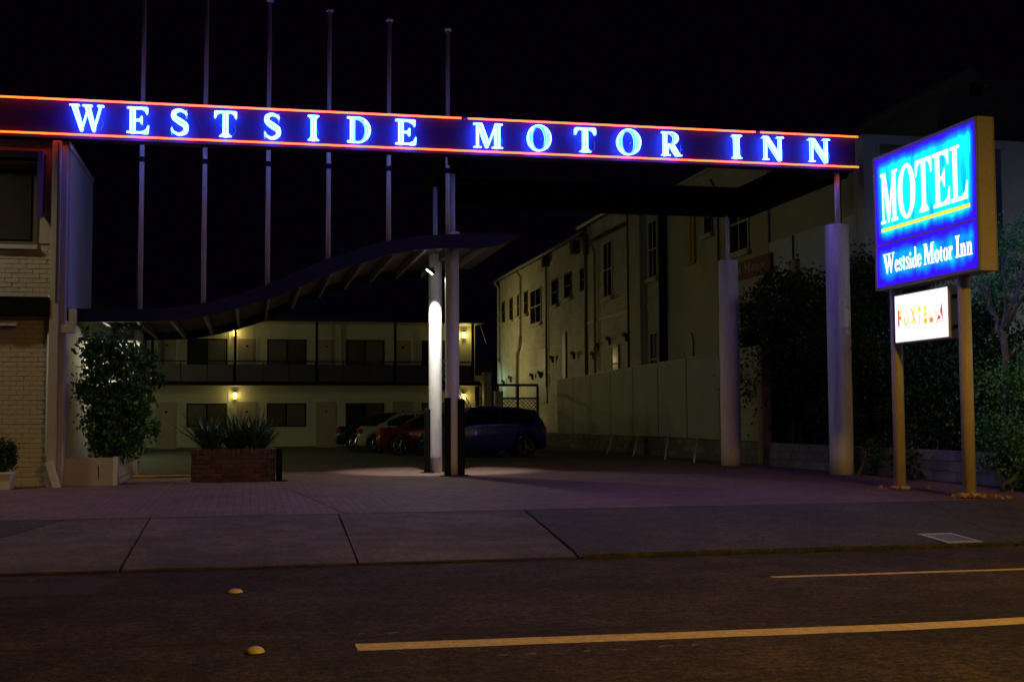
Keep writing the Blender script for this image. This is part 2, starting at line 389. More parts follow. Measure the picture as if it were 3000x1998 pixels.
    if ch in 'da':
        h = .98 if ch == 'd' else .42
        A += [(1, ell(.22, .245 if ch == 'd' else .17, .22, .265 if ch == 'd' else .18)), (-1, ell(.24, .245 if ch == 'd' else .17, .10, .21 if ch == 'd' else .12)), (1, rc(.34, 0, .47, h))]
        if ch == 'a': A += [(1, ell(.27, .40, .2, .12)), (-1, ell(.22, .36, .12, .09)), (-1, rc(-.1, .2, .08, .38)), (1, rc(.34, 0, .47, .42))]
        ser(.4, .53, 0)
        if ch == 'd': ser(.26, .4, 1, False)
        return .53, A, K
    return .3, A, K
def sdf_poly(X, Y, P):
    d = np.full(X.shape, 1e9); s = np.ones(X.shape)
    n = len(P); j = n - 1
    for i in range(n):
        ax, ay = P[i]; bx, by = P[j]
        ex, ey = bx - ax, by - ay; wx, wy = X - ax, Y - ay
        l2 = ex * ex + ey * ey
        if l2 < 1e-14: j = i; continue
        t = np.clip((wx * ex + wy * ey) / l2, 0, 1)
        d = np.minimum(d, (wx - ex * t) ** 2 + (wy - ey * t) ** 2)
        c1 = Y >= ay; c2 = Y < by; c3 = ex * wy > ey * wx
        s = np.where((c1 & c2 & c3) | (~c1 & ~c2 & ~c3), -s, s); j = i
    return s * np.sqrt(d)
def field(ch, res):
    wd, A, K = glyph(ch); pad = .08
    xs = np.arange(-pad, wd + pad, res); ys = np.arange(-.12, 1.12, res); X, Y = np.meshgrid(xs, ys)
    D = np.full(X.shape, 9.)
    for sg, P in A:
        q = sdf_poly(X, Y, P); D = np.minimum(D, q) if sg > 0 else np.maximum(D, -q)
    for c, cw in K:
        for i in range(len(c) - 1):
            a, b = c[i], c[i + 1]; e = b - a; t = np.clip(((X - a[0]) * e[0] + (Y - a[1]) * e[1]) / max(e @ e, 1e-9), 0, 1)
            D = np.minimum(D, np.hypot(X - a[0] - e[0] * t, Y - a[1] - e[1] * t) - (cw[i] * (1 - t) + cw[i + 1] * t))
    return wd, xs, ys, D
def contours(xs, ys, D, iso=0.):
    D = D - iso + 1e-7; ny, nx = D.shape; segs = {}
    def lerp(p, q, a, b): t = a / (a - b); return p + (q - p) * t
    def ept(kind, i, j):
        if kind == 'h': return (lerp(xs[j], xs[j + 1], D[i, j], D[i, j + 1]), ys[i])
        return (xs[j], lerp(ys[i], ys[i + 1], D[i, j], D[i + 1, j]))
    T = {1: [('l', 'b')], 2: [('b', 'r')], 3: [('l', 'r')], 4: [('r', 't')], 5: [('l', 't'), ('r', 'b')], 6: [('b', 't')], 7: [('l', 't')], 8: [('t', 'l')], 9: [('t', 'b')], 10: [('b', 'l'), ('t', 'r')], 11: [('t', 'r')], 12: [('r', 'l')], 13: [('r', 'b')], 14: [('b', 'l')]}
    ins = D < 0
    code = ins[:-1, :-1] * 1 + ins[:-1, 1:] * 2 + ins[1:, 1:] * 4 + ins[1:, :-1] * 8
    for i, j in zip(*np.nonzero((code > 0) & (code < 15))):
        E = {'b': ('h', i, j), 't': ('h', i + 1, j), 'l': ('v', i, j), 'r': ('v', i, j + 1)}
        for a, b in T[int(code[i, j])]:
            segs.setdefault(E[a], []).append(E[b]); segs.setdefault(E[b], []).append(E[a])
    loops = []; seen = set()
    for k0 in segs:
        if k0 in seen: continue
        lp = [k0]; seen.add(k0); cur = k0
        while True:
            nx_ = [e for e in segs[cur] if e not in seen]
            if not nx_: break
            cur = nx_[0]; seen.add(cur); lp.append(cur)
        if len(lp) > 5: loops.append([ept(*e) for e in lp])
    return loops
def rdp(P, eps):
    P = np.array(P)
    def rec(a, b):
        if b <= a + 1: return []
        d = P[b] - P[a]; L = math.hypot(*d); q = P[a + 1:b] - P[a]
        h = np.abs(d[0] * q[:, 1] - d[1] * q[:, 0]) / L if L > 1e-9 else np.hypot(q[:, 0], q[:, 1])
        k = int(h.argmax())
        if h[k] < eps: return []
        k += a + 1; return rec(a, k) + [k] + rec(k, b)
    n = len(P); m = n // 2; idx = [0] + rec(0, m) + [m] + rec(m, n - 1) + [n - 1]
    return [tuple(P[i]) for i in idx]
def fill_outline(loops, depth):
    # 2-D curve fill (outer loops and holes) -> mesh data in local x, y with thickness along z
    cu = bpy.data.curves.new('outline', 'CURVE'); cu.dimensions = '2D'; cu.fill_mode = 'BOTH'; cu.extrude = depth / 2
    for lp in loops:
        s = cu.splines.new('POLY'); s.points.add(len(lp) - 1); s.use_cyclic_u = True
        for p, q in zip(s.points, lp): p.co = (q[0], q[1], 0, 1)
    o = bpy.data.objects.new('outline', cu); C.objects.link(o)
    dg = bpy.context.evaluated_depsgraph_get(); me = bpy.data.meshes.new_from_object(o.evaluated_get(dg))
    bpy.data.objects.remove(o); bpy.data.curves.remove(cu)
    return me
GC = {}
def glyph_loops(ch, iso=0., res=1 / 56):
    k = (ch, iso, res)
    if k not in GC:
        if (ch, res) not in GC: GC[(ch, res)] = field(ch, res)
        wd, xs, ys, D = GC[(ch, res)]; GC[k] = (wd, [rdp(l, .004) for l in contours(xs, ys, D, iso)])
    return GC[k]
def letter(name, ch, m, parent, origin, ux, uy, width, height, depth, res=1 / 56):
    # origin: lower-left corner in the world, ux / uy: unit directions across and up the face
    wd, loops = glyph_loops(ch, 0., res)
    fx = width / wd
    me = fill_outline([[(x * fx, y * height) for x, y in l] for l in loops], depth); me.name = name
    me.materials.clear(); me.materials.append(m)
    o = bpy.data.objects.new(name, me); C.objects.link(o)
    ux = Vector(ux); uy = Vector(uy); uz = ux.cross(uy)
    M4 = Matrix.Translation(Vector(origin)) @ Matrix((ux, uy, uz)).transposed().to_4x4()
    if parent is not None:
        o.parent = parent; o.matrix_local = Matrix.Translation(-root_loc(parent)) @ M4
    else: o.matrix_world = M4
    return o

# ------------------------------------------------------------------ foliage
def leafgeo(Pts, size, up=.3, long=1.7):
    n = len(Pts); V = np.zeros((n, 4, 3))
    a = rng.normal(size=(n, 3)); a[:, 2] -= up; a /= np.linalg.norm(a, axis=1)[:, None]
    b = np.cross(a, rng.normal(size=(n, 3))); b /= np.linalg.norm(b, axis=1)[:, None]
    c = np.cross(a, b)
    s = size * rng.uniform(.6, 1.25, (n, 1))
    V[:, 0] = Pts - a * s * long / 2; V[:, 2] = Pts + a * s * long / 2
    V[:, 1] = Pts + b * s * .5 + c * s * .16; V[:, 3] = Pts - b * s * .5 + c * s * .16
    return V.reshape(-1, 3)
def leafmesh(name, Pts, size, m, parent, up=.3, long=1.7):
    V = leafgeo(np.asarray(Pts), size, up, long) - np.array(root_loc(parent)) * 0
    n = len(V) // 4
    me = bpy.data.meshes.new(name); me.vertices.add(4 * n); me.vertices.foreach_set('co', V.ravel())
    idx = np.arange(4 * n).reshape(n, 4); tri = np.stack([idx[:, [0, 1, 2]], idx[:, [0, 2, 3]]], 1).reshape(-1)
    me.loops.add(6 * n); me.loops.foreach_set('vertex_index', tri)
    me.polygons.add(2 * n); me.polygons.foreach_set('loop_start', np.arange(0, 6 * n, 3)); me.polygons.foreach_set('loop_total', np.full(2 * n, 3))
    me.update(calc_edges=True); me.validate(); me.materials.append(m)
    o = bpy.data.objects.new(name, me); C.objects.link(o)
    if parent is not None: o.parent = parent; o.location = -root_loc(parent)
    return o
def clumps(n, k, lo, hi, sd, shell=.0, ellip=True):
    lo = np.array(lo); hi = np.array(hi); c = (lo + hi) / 2; h = (hi - lo) / 2
    out = []
    while len(out) < k:
        p = rng.uniform(-1, 1, 3); r = (np.abs(p) ** 2.6).sum() if ellip else np.abs(p).max()
        if r < 1 and np.abs(p).max() > shell * rng.random(): out.append(c + p * h)
    cc = np.array(out); i = rng.integers(0, k, n)
    sds = sd * rng.uniform(.6, 1.3, (k, 1))
    return cc[i] + rng.normal(size=(n, 3)) * sds[i]

# ================================================================== SETTING
struct(mesh('ground', [(-500, -500, -.06), (500, -500, -.06), (500, 900, -.06), (-500, 900, -.06)], [(0, 1, 2, 3)], M['ground']))
def grid(name, x0, x1, y0, y1, zf, m, nx=2, ny=2, parent=None):
    xs = np.linspace(x0, x1, nx); ys = np.linspace(y0, y1, ny)
    V = [(x, y, zf(x, y)) for y in ys for x in xs]
    return mesh(name, V, [(j * nx + i, j * nx + i + 1, (j + 1) * nx + i + 1, (j + 1) * nx + i) for j in range(ny - 1) for i in range(nx - 1)], m, parent)
road = struct(grid('road', -90, 90, .8, 12.66, lambda x, y: .0, M['asphalt']))
struct(box('near_pavement', (-90, -6, -.05), (90, .8, .1), M['footpath']))
ZP = lambda y: .035 + (y - 12.64) / (16.27 - 12.64) * .215          # footpath rises to the site
# footpath: slabs with open joints over a dark bed
pav = struct(mesh('pavement', [(-90, 12.5, -.03), (90, 12.5, -.03), (90, 16.27, .20), (-90, 16.27, .20)], [(0, 1, 2, 3)], M['joint']))
def slab(name, xa0, xa1, xb0, xb1, m, y0=12.64, y1=16.235):
    # xa: left / right edge at the kerb side, xb: the same at the site side; worn, slightly wavy edges
    n = 14; V = []; Fs = []
    for r, dz in ((0, 0), (1, -.06)):
        for i in range(n + 1):
            t = i / n; y = y0 + (y1 - y0) * t
            for s in (0, 1):
                x = ((xa0, xa1)[s] * (1 - t) + (xb0, xb1)[s] * t) + (random.uniform(-.006, .006) if abs(xa0) < 50 else 0)
                z = ZP(y) + dz - (.018 if (i == 0 and r == 0) else 0)
                V.append((x, y, z))
    k = 2 * (n + 1)
    for i in range(n):
        a = 2 * i; Fs.append((a, a + 1, a + 3, a + 2)); Fs.append((a, a + 2, a + 2 + k, a + k)); Fs.append((a + 3, a + 1, a + 1 + k, a + 3 + k))
    Fs.append((0, k, k + 1, 1)); Fs.append((2 * n, 2 * n + 1, k + 2 * n + 1, k + 2 * n))
    return mesh(name, V, Fs, m, pav)
slab('paving_slab', -60, -3.62, -60, -2.28, M['footpath'])
slab('paving_slab', -3.59, -1.265, -2.25, -1.255, M['concrete'])
slab('paving_slab', -1.235, 1.075, -1.225, 1.125, M['concrete'])
slab('paving_slab', 1.10, 3.40, 1.15, 3.63, M['concrete'])
slab('paving_slab', 3.44, 8.6, 3.66, 9.66, M['footpath'])
slab('paving_slab', 8.612, 60, 9.672, 60, M['footpath'])
# kerb: low lip along the crossover, upright kerb beside it, with weathered joints
def kerb(x0, x1, h):
    n = max(2, int((x1 - x0) / .35)); V = []; Fs = []
    prof = [(12.58, -.03), (12.585, h * .6), (12.605, h * .92), (12.638, h)]
    for i in range(n + 1):
        x = x0 + (x1 - x0) * i / n
        for y, z in prof: V.append((x, y + random.uniform(-.006, .006), z + (random.uniform(-.004, .004) if z > 0 else 0)))
    k = len(prof)
    for i in range(n):
        for j in range(k - 1): Fs.append((i * k + j, (i + 1) * k + j, (i + 1) * k + j + 1, i * k + j + 1))
    return mesh('kerb_stone', V, Fs, M['kerb'], kb)
kb = struct(mesh('kerb', [(-90, 12.60, -.02), (90, 12.60, -.02), (90, 12.65, .0), (-90, 12.65, .0)], [(0, 1, 2, 3)], M['joint']))
for x0, x1, h in ((-12, -3.62, .045), (-3.6, -1.265, .028), (-1.235, 1.075, .028), (1.1, 3.4, .028), (3.46, 5.6, .05), (5.62, 8.6, .052), (8.62, 11.5, .055), (11.52, 15, .055)): kerb(x0, x1, h)
# brick-paved driveway and the asphalt car park behind it
ZD = lambda y: .25 + min(1, max(0, (y - 16.28) / 5)) * .05
V = [(x, y, ZD(y)) for y in (16.28, 18.8, 21.3, 32.6) for x in (-60, 12.3)]
struct(mesh('driveway', V, [(0, 1, 3, 2), (2, 3, 5, 4), (4, 5, 7, 6)], M['paver']))
V = [(x, y, ZD(y)) for y in (16.28, 18.8, 21.3, 26.5) for x in (12.31, 60)]
struct(mesh('garden_bed', V, [(0, 1, 3, 2), (2, 3, 5, 4), (4, 5, 7, 6)], M['soil']))
struct(mesh('car_park', [(-40, 32.6, .3), (12.3, 32.6, .3), (12.3, 80, .3), (-40, 80, .3)], [(0, 1, 2, 3)], M['lot']))
# joints cut across the brick paving
def sjoint(pts, wdt=.012, z=.0035):
    V = []; Fs = []
    for i, (x, y) in enumerate(pts):
        V += [(x - wdt, y, ZD(y) + z), (x + wdt, y, ZD(y) + z)]
    for i in range(len(pts) - 1): Fs.append((2 * i, 2 * i + 1, 2 * i + 3, 2 * i + 2))
    return struct(mesh('paving_joint', V, Fs, M['joint']))
sjoint([(1.22, 16.3), (1.0, 18.2), (.7, 20.8)]); sjoint([(2.9, 16.3), (2.55, 18.0)], .008); sjoint([(4.2, 16.3), (3.6, 18.2)], .008)
# road markings
def strip(name, pts, wd, m, z=.004):
    V = []; Fs = []
    for x, y in pts: V += [(x, y - wd / 2, z), (x, y + wd / 2, z)]
    for i in range(len(pts) - 1): Fs.append((2 * i, 2 * i + 2, 2 * i + 3, 2 * i + 1))
    return mesh(name, V, Fs, m)
def wob(x0, x1, y0, y1, n, a): return [(x0 + (x1 - x0) * i / n, y0 + (y1 - y0) * i / n + random.uniform(-a, a)) for i in range(n + 1)]
struct(strip('road_marking', wob(.69, 4.62, 8.13, 7.99, 26, .006) + wob(4.75, 7.5, 8.0, 8.12, 14, .006), .25, M['line']))
struct(strip('road_seam', wob(-8, 14, 8.62, 8.40, 60, .012), .07, M['joint'], .0025))
struct(strip('road_seam', wob(-14, -1.2, 9.9, 9.75, 40, .02), .02, M['joint'], .0025))
struct(strip('road_patch', wob(-6.2, -1.3, 11.6, 11.55, 14, .02), .9, mat('patch_asphalt', (.040, .032, .026), .9, .2, 2, .6, 80, grain=.45, gscale=50), .003))
struct(strip('road_marking', wob(4.77, 22, 10.73, 10.45, 40, .006), .11, M['line']))
for x, y, l in ((.75, 8.63, .05), (.95, 8.63, .1), (1.55, 7.66, .07), (1.72, 7.66, .09), (2.1, 7.66, .06), (2.3, 7.66, .11), (2.62, 7.7, .13), (2.85, 7.7, .06)):
    struct(strip('road_marking', wob(x, x + l * .8, y, y + .01, 4, .014), .025, M['oldline'], .003))
def dome(name, loc, r, h, label):
    V = []; n = 20; k = 7
    for i in range(k):
        a = math.pi / 2 * i / (k - 1); rr = r * math.cos(a) ** .8 if i < k - 1 else .004
        V += [(loc[0] + rr * math.cos(2 * math.pi * j / n), loc[1] + rr * math.sin(2 * math.pi * j / n), loc[2] + h * math.sin(a)) for j in range(n)]
    Fs = [(i * n + j, i * n + (j + 1) % n, (i + 1) * n + (j + 1) % n, (i + 1) * n + j) for i in range(k - 1) for j in range(n)] + [tuple(range((k - 1) * n, k * n))]
    t = thing(name, label, 'road marker', loc, 'domed markers on the road')
    mesh('dome', V, Fs, M['reflector'], t, True)
    V, Fs = tubegeo([(loc[0], loc[1], -.001), (loc[0], loc[1], .006)], r * 1.18, 20); mesh('adhesive_pad', V, Fs, M['joint'], t)
    return t
dome('pavement_marker', (-.12, 10.93, 0), .068, .034, 'round white raised marker on the road nearer the kerb')
dome('pavement_marker', (.04, 8.11, 0), .062, .042, 'round white raised marker on the road left of the painted line end')
# drain cover in the footpath
t = thing('drain_grate', 'pale metal drain grate set in the footpath near the kerb', 'drain', (8.03, 13.03, ZP(13.03)))
gx0, gx1, gy0, gy1 = 7.80, 8.26, 12.70, 13.36
def sheared(a, b, dz):  # lies on the sloping path
    vs = bverts((a[0], a[1], 0), (b[0], b[1], dz)); return [(x, y, z + ZP(y) + .002) for x, y, z in vs]
def slopebox(name, a, b, dz, m, p): return mesh(name, sheared(a, b, dz), BF, m, p)
for a, b in (((gx0, gy0), (gx1, gy0 + .06)), ((gx0, gy1 - .06), (gx1, gy1)), ((gx0, gy0 + .06), (gx0 + .06, gy1 - .06)), ((gx1 - .06, gy0 + .06), (gx1, gy1 - .06))): slopebox('rim', a, b, .012, M['grate'], t)
slopebox('backing', (gx0 + .061, gy0 + .061), (gx1 - .061, gy1 - .061), .003, M['black'], t)
for i in range(6):
    x = gx0 + .075 + i * .054; slopebox('bar', (x, gy0 + .061), (x + .022, gy1 - .061), .010, M['grate'], t)

# ================================================================== NEON BEAM FRAME
bf = thing('neon_gantry', 'long dark beam with red neon edges and glowing white letters over the driveway', 'neon sign', (11.9, 23.3, .3))
box('front_beam', (-16, 22.99, 6.585), (12.25, 23.30, 7.325), M['panelblue'], bf)
box('side_beam', (11.85, 23.31, 6.5), (12.25, 28.5, 7.2), M['ringpaint'], bf)
box('rear_beam', (4.3, 28.08, 6.48), (11.84, 28.5, 7.16), M['ringpaint'], bf)
box('cross_beam', (3.9, 23.31, 6.66), (4.29, 28.5, 7.16), M['ringpaint'], bf)
def column(loc, r, z1, parent, name='column'):
    x, y = loc; z0 = .28
    P = [(x, y, z0), (x, y, z0 + .4), (x, y, z1 - .02), (x, y, z1), (x, y, z1 + .004)]
    return tube(name, P, [r, r, r, r * .97, r * .9], M['whitecol'], parent, 36)
column((11.98, 23.35), .245, 5.48, bf); column((11.56, 28.28), .245, 5.36, bf)
tube('stub_post', [(11.93, 23.2, 5.44), (11.93, 23.2, 6.59)], .055, M['whitecol'], bf, 16)
tube('stub_post', [(12.08, 23.42, 5.44), (12.08, 23.42, 6.52)], .05, M['darksteel'], bf, 16)
tube('stub_post', [(11.56, 28.28, 5.3), (11.56, 28.28, 6.49)], .05, M['whitecol'], bf, 16)
def neon(pts, r=.0165):
    o = tube('neon_tube', pts, r, M['tube_red'], bf, 10)
    return o
yb = 22.90
for x0, x1 in ((-15.9, 3.93), (4.06, 10.0), (10.11, 12.27)): neon([(x0, yb, 7.272), (x1, yb, 7.272)])
neon([(-15.9, yb, 6.638), (12.27, yb, 6.638)])
for zz in (7.272, 6.638):
    for i, x in enumerate(np.arange(-5.2, 12.3, 1.15)):
        box('tube_clip', (x, 22.905, zz - .012), (x + .012, 22.992, zz + .012), M['grate'], bf)
# plain tubes added on the unseen back of the beam to light the poles
M['tube_back'] = emat('neon_back', (.10, .26, 1), E_BACK); M['tube_back_red'] = emat('neon_back_red', (1, .05, .01), 2.)
for zz, mm in ((6.95, 'tube_back'), (7.27, 'tube_back_red'), (6.64, 'tube_back_red')): tube('added_neon_tube', [(-5.5, 23.36, zz), (12.2, 23.36, zz)], .014, M[mm], bf, 8)
LET = [('W', -3.264, -2.654), ('E', -2.265, -1.868), ('S', -1.504, -1.164), ('T', -.708, -.301), ('S', .18, .512), ('I', 1.002, 1.223), ('D', 1.745, 2.184), ('E', 2.657, 3.068), ('M', 4.174, 4.767), ('O', 5.249, 5.729), ('T', 6.211, 6.644), ('O', 7.081, 7.574), ('R', 8.001, 8.445), ('I', 9.507, 9.734), ('N', 10.17, 10.647), ('N', 11.188, 11.672)]
for ch, x0, x1 in LET:
    kq = 22.86 / 23; x0 *= kq; x1 *= kq; z0, hh = 6.725 * kq + .0092, .485 * kq
    o = letter('letter', ch, M['tray'], bf, (x0, 22.86, z0), (1, 0, 0), (0, 0, 1), x1 - x0, hh, .03)
    for xx in (x0 + (x1 - x0) * .3, x0 + (x1 - x0) * .62): tube('standoff', [(xx, 22.87, z0 + hh * .5), (xx, 22.992, z0 + hh * .5)], .006, M['grate'], bf, 6)
    wd, loops = glyph_loops(ch, -.020 if ch not in 'OD' else -.008); fx = (x1 - x0) / wd
    area = [abs(sum(l[i - 1][0] * l[i][1] - l[i][0] * l[i - 1][1] for i in range(len(l)))) for l in loops]
    V = []; Fs = []
    for l, a in zip(loops, area):
        if ch in 'ODR' and a < max(area) * .72: continue
        P = [(x * fx, y * hh, .045) for x, y in l]
        v, f = tubegeo(P, .0105, 6, closed=True); k = len(V); V += v; Fs += [tuple(i + k for i in q) for q in f]
    if 1:
        for l in glyph_loops(ch, -.024)[1]:  # hidden loop added behind the tray to throw a halo on the beam
            v, f = tubegeo([(x * fx, y * hh, -.045) for x, y in l], .008, 6, closed=True); k = len(V); V += v; Fs += [tuple(i + k for i in q) for q in f]
    if 1:
        for l in glyph_loops(ch, -.066)[1]:
            v, f = tubegeo([(x * fx, y * hh, .030) for x, y in l], .0055 if ch != 'O' else .004, 6, closed=True); k = len(V); V += v; Fs += [tuple(i + k for i in q) for q in f]
    me = bpy.data.meshes.new('neon_outline'); me.from_pydata([tuple(v) for v in V], [], Fs); me.materials.append(M['tube_blue']); me.update()
    q = bpy.data.objects.new('neon_outline', me); C.objects.link(q); q.parent = o
    q = tube('lead_wire', [(x1 - x0 - .07 + .05 * math.sin(t * 2.6), .02 + .2 * t, .035 + .01 * math.sin(7 * t)) for t in np.linspace(0, 1, 9)], .0025, M['tray'], None, 5); q.parent = o

# ================================================================== CANOPY
cp = thing('entrance_canopy', 'dark curved canopy roof sweeping up over the driveway on two white columns', 'canopy', (4.1, 25.3, .3))
TX = [-3.42, -2.7, -2.11, -1.5, -.92, -.3, .30, .9, 1.49, 2.1, 2.70, 3.3, 3.90, 4.6, 5.34]
TZ = [3.605, 3.60, 3.605, 3.64, 3.735, 3.91, 4.125, 4.40, 4.668, 4.89, 5.065, 5.165, 5.215, 5.24, 5.25]
BX = [-3.42, -2.16, -1.36, -.70, -.08, .55, 1.02, 1.79, 2.57, 3.27, 3.98, 4.70, 5.34]
BZ = [3.34, 3.365, 3.40, 3.53, 3.71, 3.925, 4.14, 4.484, 4.738, 4.886, 4.939, 4.96, 5.17]
XS = np.linspace(-3.42, 5.34, 60)
def sm(x, X, Z):
    k = np.exp(-((np.linspace(-.5, .5, 11)) / .25) ** 2); k /= k.sum()
    return sum(w_ * np.interp(np.asarray(x) + d, X, Z) for w_, d in zip(k, np.linspace(-.4, .4, 11)))
zt = lambda x: sm(x, TX, TZ); zb = lambda x: sm(x, BX, BZ)
def ribbon(name, y0, y1, za, zbt, m, xs=XS):
    xs = np.asarray(xs); n = len(xs); A = za(xs); B = zbt(xs)
    V = [(x, y, z) for y in (y0, y1) for Z in (A, B) for x, z in zip(xs, Z)]
    Fs = []
    for i in range(n - 1):
        a, b, c, d = i, i + n, i + 2 * n, i + 3 * n
        Fs += [(a, b, b + 1, a + 1), (c, c + 1, d + 1, d), (a, a + 1, c + 1, c), (b, d, d + 1, b + 1)]
    Fs += [(0, 2 * n, 3 * n, n), (n - 1, 2 * n - 1, 4 * n - 1, 3 * n - 1)]
    return mesh(name, V, Fs, m, cp)
ribbon('front_fascia', 24.22, 24.34, zt, zb, M['darksteel'])
ribbon('rear_fascia', 29.74, 29.86, lambda x: zt(x) - .02, zb, M['darksteel'])
xr = np.linspace(-3.42, 5.34, 15)
ribbon('roof_sheet', 24.345, 29.735, lambda x: zt(x) - .02, lambda x: zt(x) - .05, M['darksteel'])
for i in range(14):
    x0, x1 = xr[i] + .045, xr[i + 1] - .045
    ribbon('soffit_panel', 24.36, 29.72, lambda x: zt(x) - .055, lambda x: zt(x) - .075, M['soffit'], np.linspace(x0, x1, 5))
for i, x in enumerate(xr):
    z1 = float(zt(x)) - .08; z0 = max(float(zb(x)) + .015, z1 - .22)
    if z1 - z0 < .04: z0 = z1 - .06
    if -3.3 < x < 5.3: box('rib', (x - .03, 24.345, z0), (x + .03, 29.735, z1), M['rib'], cp)
column((4.13, 25.27), .146, float(zt(4.13)) - .055, cp); column((4.0, 26.79), .146, float(zt(4.0)) - .055, cp)
tube('stub_post', [(4.15, 25.27, float(zt(4.15)) - .01), (4.15, 25.27, 6.66)], .05, M['whitecol'], cp, 16)
tube('stub_post', [(4.0, 26.79, float(zt(4.0)) - .01), (4.0, 26.79, 6.66)], .05, M['whitecol'], cp, 16)
tube('post_collar', [(4.17, 25.27, 5.19), (4.17, 25.27, 5.42)], [.14, .12], M['whitecol'], cp, 20)
# bumper posts round the front column
for i, (x, y, h, lab) in enumerate(((3.995, 25.06, 1.62, 'tall black bumper post standing left against the front canopy column'), (4.30, 25.14, 1.60, 'tall black bumper post standing right against the front canopy column'), (3.80, 26.66, 1.4, 'black bumper post beside the rear canopy column'))):
    t = thing('bumper_post', lab, 'bollard', (x, y, .3), 'black bumper posts')
    box('post', (x - .065, y - .05, .31), (x + .065, y + .05, .3 + h), M['black'], t, .012)
    box('base_plate', (x - .15, y - .12, .301), (x + .15, y + .12, .316), M['black'], t)
# floodlight on the rear column
fl = thing('flood_lamp', 'small lit flood lamp tilted down on the rear canopy column', 'lamp', (3.83, 26.2, 4.7))
def rot_box(name, c, s, R, m, p):
    vs = [Vector(c) + R @ Vector((sx * s[0] / 2, sy * s[1] / 2, sz * s[2] / 2)) for sz in (-1, 1) for sx, sy in ((-1, -1), (1, -1), (1, 1), (-1, 1))]
    return mesh(name, vs, BF, m, p)
Rf = Matrix.Rotation(math.radians(38), 3, 'Y') @ Matrix.Rotation(math.radians(20), 3, 'X')
rot_box('housing', (3.82, 26.20, 4.72), (.20, .12, .06), Rf, M['black'], fl)
rot_box('lens', Vector((3.82, 26.20, 4.72)) + Rf @ Vector((0, -.035, -.047)), (.175, .045, .03), Rf, M['floodglass'], fl)
tube('bracket', [(3.83, 26.22, 4.75), (3.90, 26.45, 4.80), (3.97, 26.70, 4.80)], .012, M['black'], fl, 8)
sp = light('SPOT', 'flood_light', (3.80, 26.10, 4.60), P_FLOOD, (1, .95, .80), fl, spot_size=math.radians(112), spot_blend=.2, shadow_soft_size=.03)
sp.rotation_euler = Vector((-.12, -.52, -1)).to_track_quat('-Z', 'Y').to_euler()

sp = light('SPOT', 'column_fill', (3.84, 26.12, 4.60), P_COLUMN, (1, .95, .78), fl, spot_size=math.radians(62), spot_blend=.55, shadow_soft_size=.03)  # extra spot in the same housing, added to brighten the column
sp.rotation_euler = Vector((.14, .62, -2.3)).to_track_quat('-Z', 'Y').to_euler()
# flagpoles standing along the canopy front
PX = [-2.113, -.923, .301, 1.49, 2.70, 3.91]; PT = [10.15, 9.98, 9.84, 9.72, 9.60, 9.48]
ordn = ['leftmost bare white flagpole, rising from the low end of the canopy', 'second bare white flagpole from the left on the canopy', 'third bare white flagpole from the left on the canopy', 'fourth flagpole from the left, its cap near the picture top', 'fifth flagpole from the left, second nearest the columns', 'rightmost and shortest flagpole, beside the canopy columns']
for x, z1, lab in zip(PX, PT, ordn):
    z0 = float(zt(x)) - .04
    t = thing('flagpole', lab, 'flagpole', (x, 24.45, z0), 'flagpoles on the canopy')
    tube('pole', [(x, 24.45, z0), (x, 24.45, 6.45), (x + .01, 24.45, z1)], [.049, .046, .041], M['whitecol'], t, 16)
    tube('cap', [(x + .01, 24.45, z1), (x + .01, 24.45, z1 + .03), (x + .01, 24.45, z1 + .045)], [.075, .075, .03], M['whitecol'], t, 16)
    tube('clamp', [(x, 24.45, 6.50), (x, 24.45, 6.60)], .07, M['darksteel'], t, 16)

# ================================================================== RECEPTION BUILDING (left)
rb = thing('reception_building', 'two-storey painted brick building at the left edge under the neon beam', 'building', (-4.2, 23.4, .3))
XR = -3.56
box('wall_core', (-14, 23.315, .28), (XR + .012, 26.7, 6.5), M['mortar'], rb)
box('side_wall', (XR + .013, 23.42, 3.55), (-3.29, 26.72, 6.46), M['bluewall'], rb)
box('side_wall', (XR + .013, 23.42, .28), (-3.36, 26.95, 3.34), M['render'], rb)
# bricks laid one by one, painted over
bm = bmesh.new(); vs = [bm.verts.new(v) for v in bverts((0, -.045, 0), (.228, 0, .076))]
for f in BF: bm.faces.new([vs[i] for i in f])
bmesh.ops.bevel(bm, geom=[e for e in bm.edges if all(v.co.y < -.04 for v in e.verts)], offset=.006, segments=1, affect='EDGES')
bme = bpy.data.meshes.new('brick'); bm.to_mesh(bme); bm.free(); bme.materials.append(M['brickpaint'])
def lay(z0, rows, x0, x1, skip=None, par=rb, y=23.350):
    for r in range(rows):
        z = z0 + r * .086; xx = x0 + (-.119 if r % 2 else 0)
        while xx < x1 - .01:
            a = max(xx, x0); b = min(xx + .228, x1)
            if b - a > .03 and not (skip and skip(a, b, z)):
                M4 = Matrix.Translation((a, y + random.uniform(-.006, .003), z + random.uniform(-.001, .001))) @ Matrix.Rotation(random.uniform(-.004, .004), 4, 'Z') @ Matrix.Diagonal(((b - a) / .228, 1, 1, 1))
                inst(bme, 'brick', M4, par)
            xx += .238
lay(.31, 35, -4.95, XR)
lay(3.72, 10, -4.95, XR)
box('render_panel', (-5.2, 23.29, 4.70), (XR, 23.314, 6.46), M['render'], rb)
box('wall_extension', (-14, 23.27, .28), (-4.96, 23.314, 6.5), M['brickpaint'], rb)
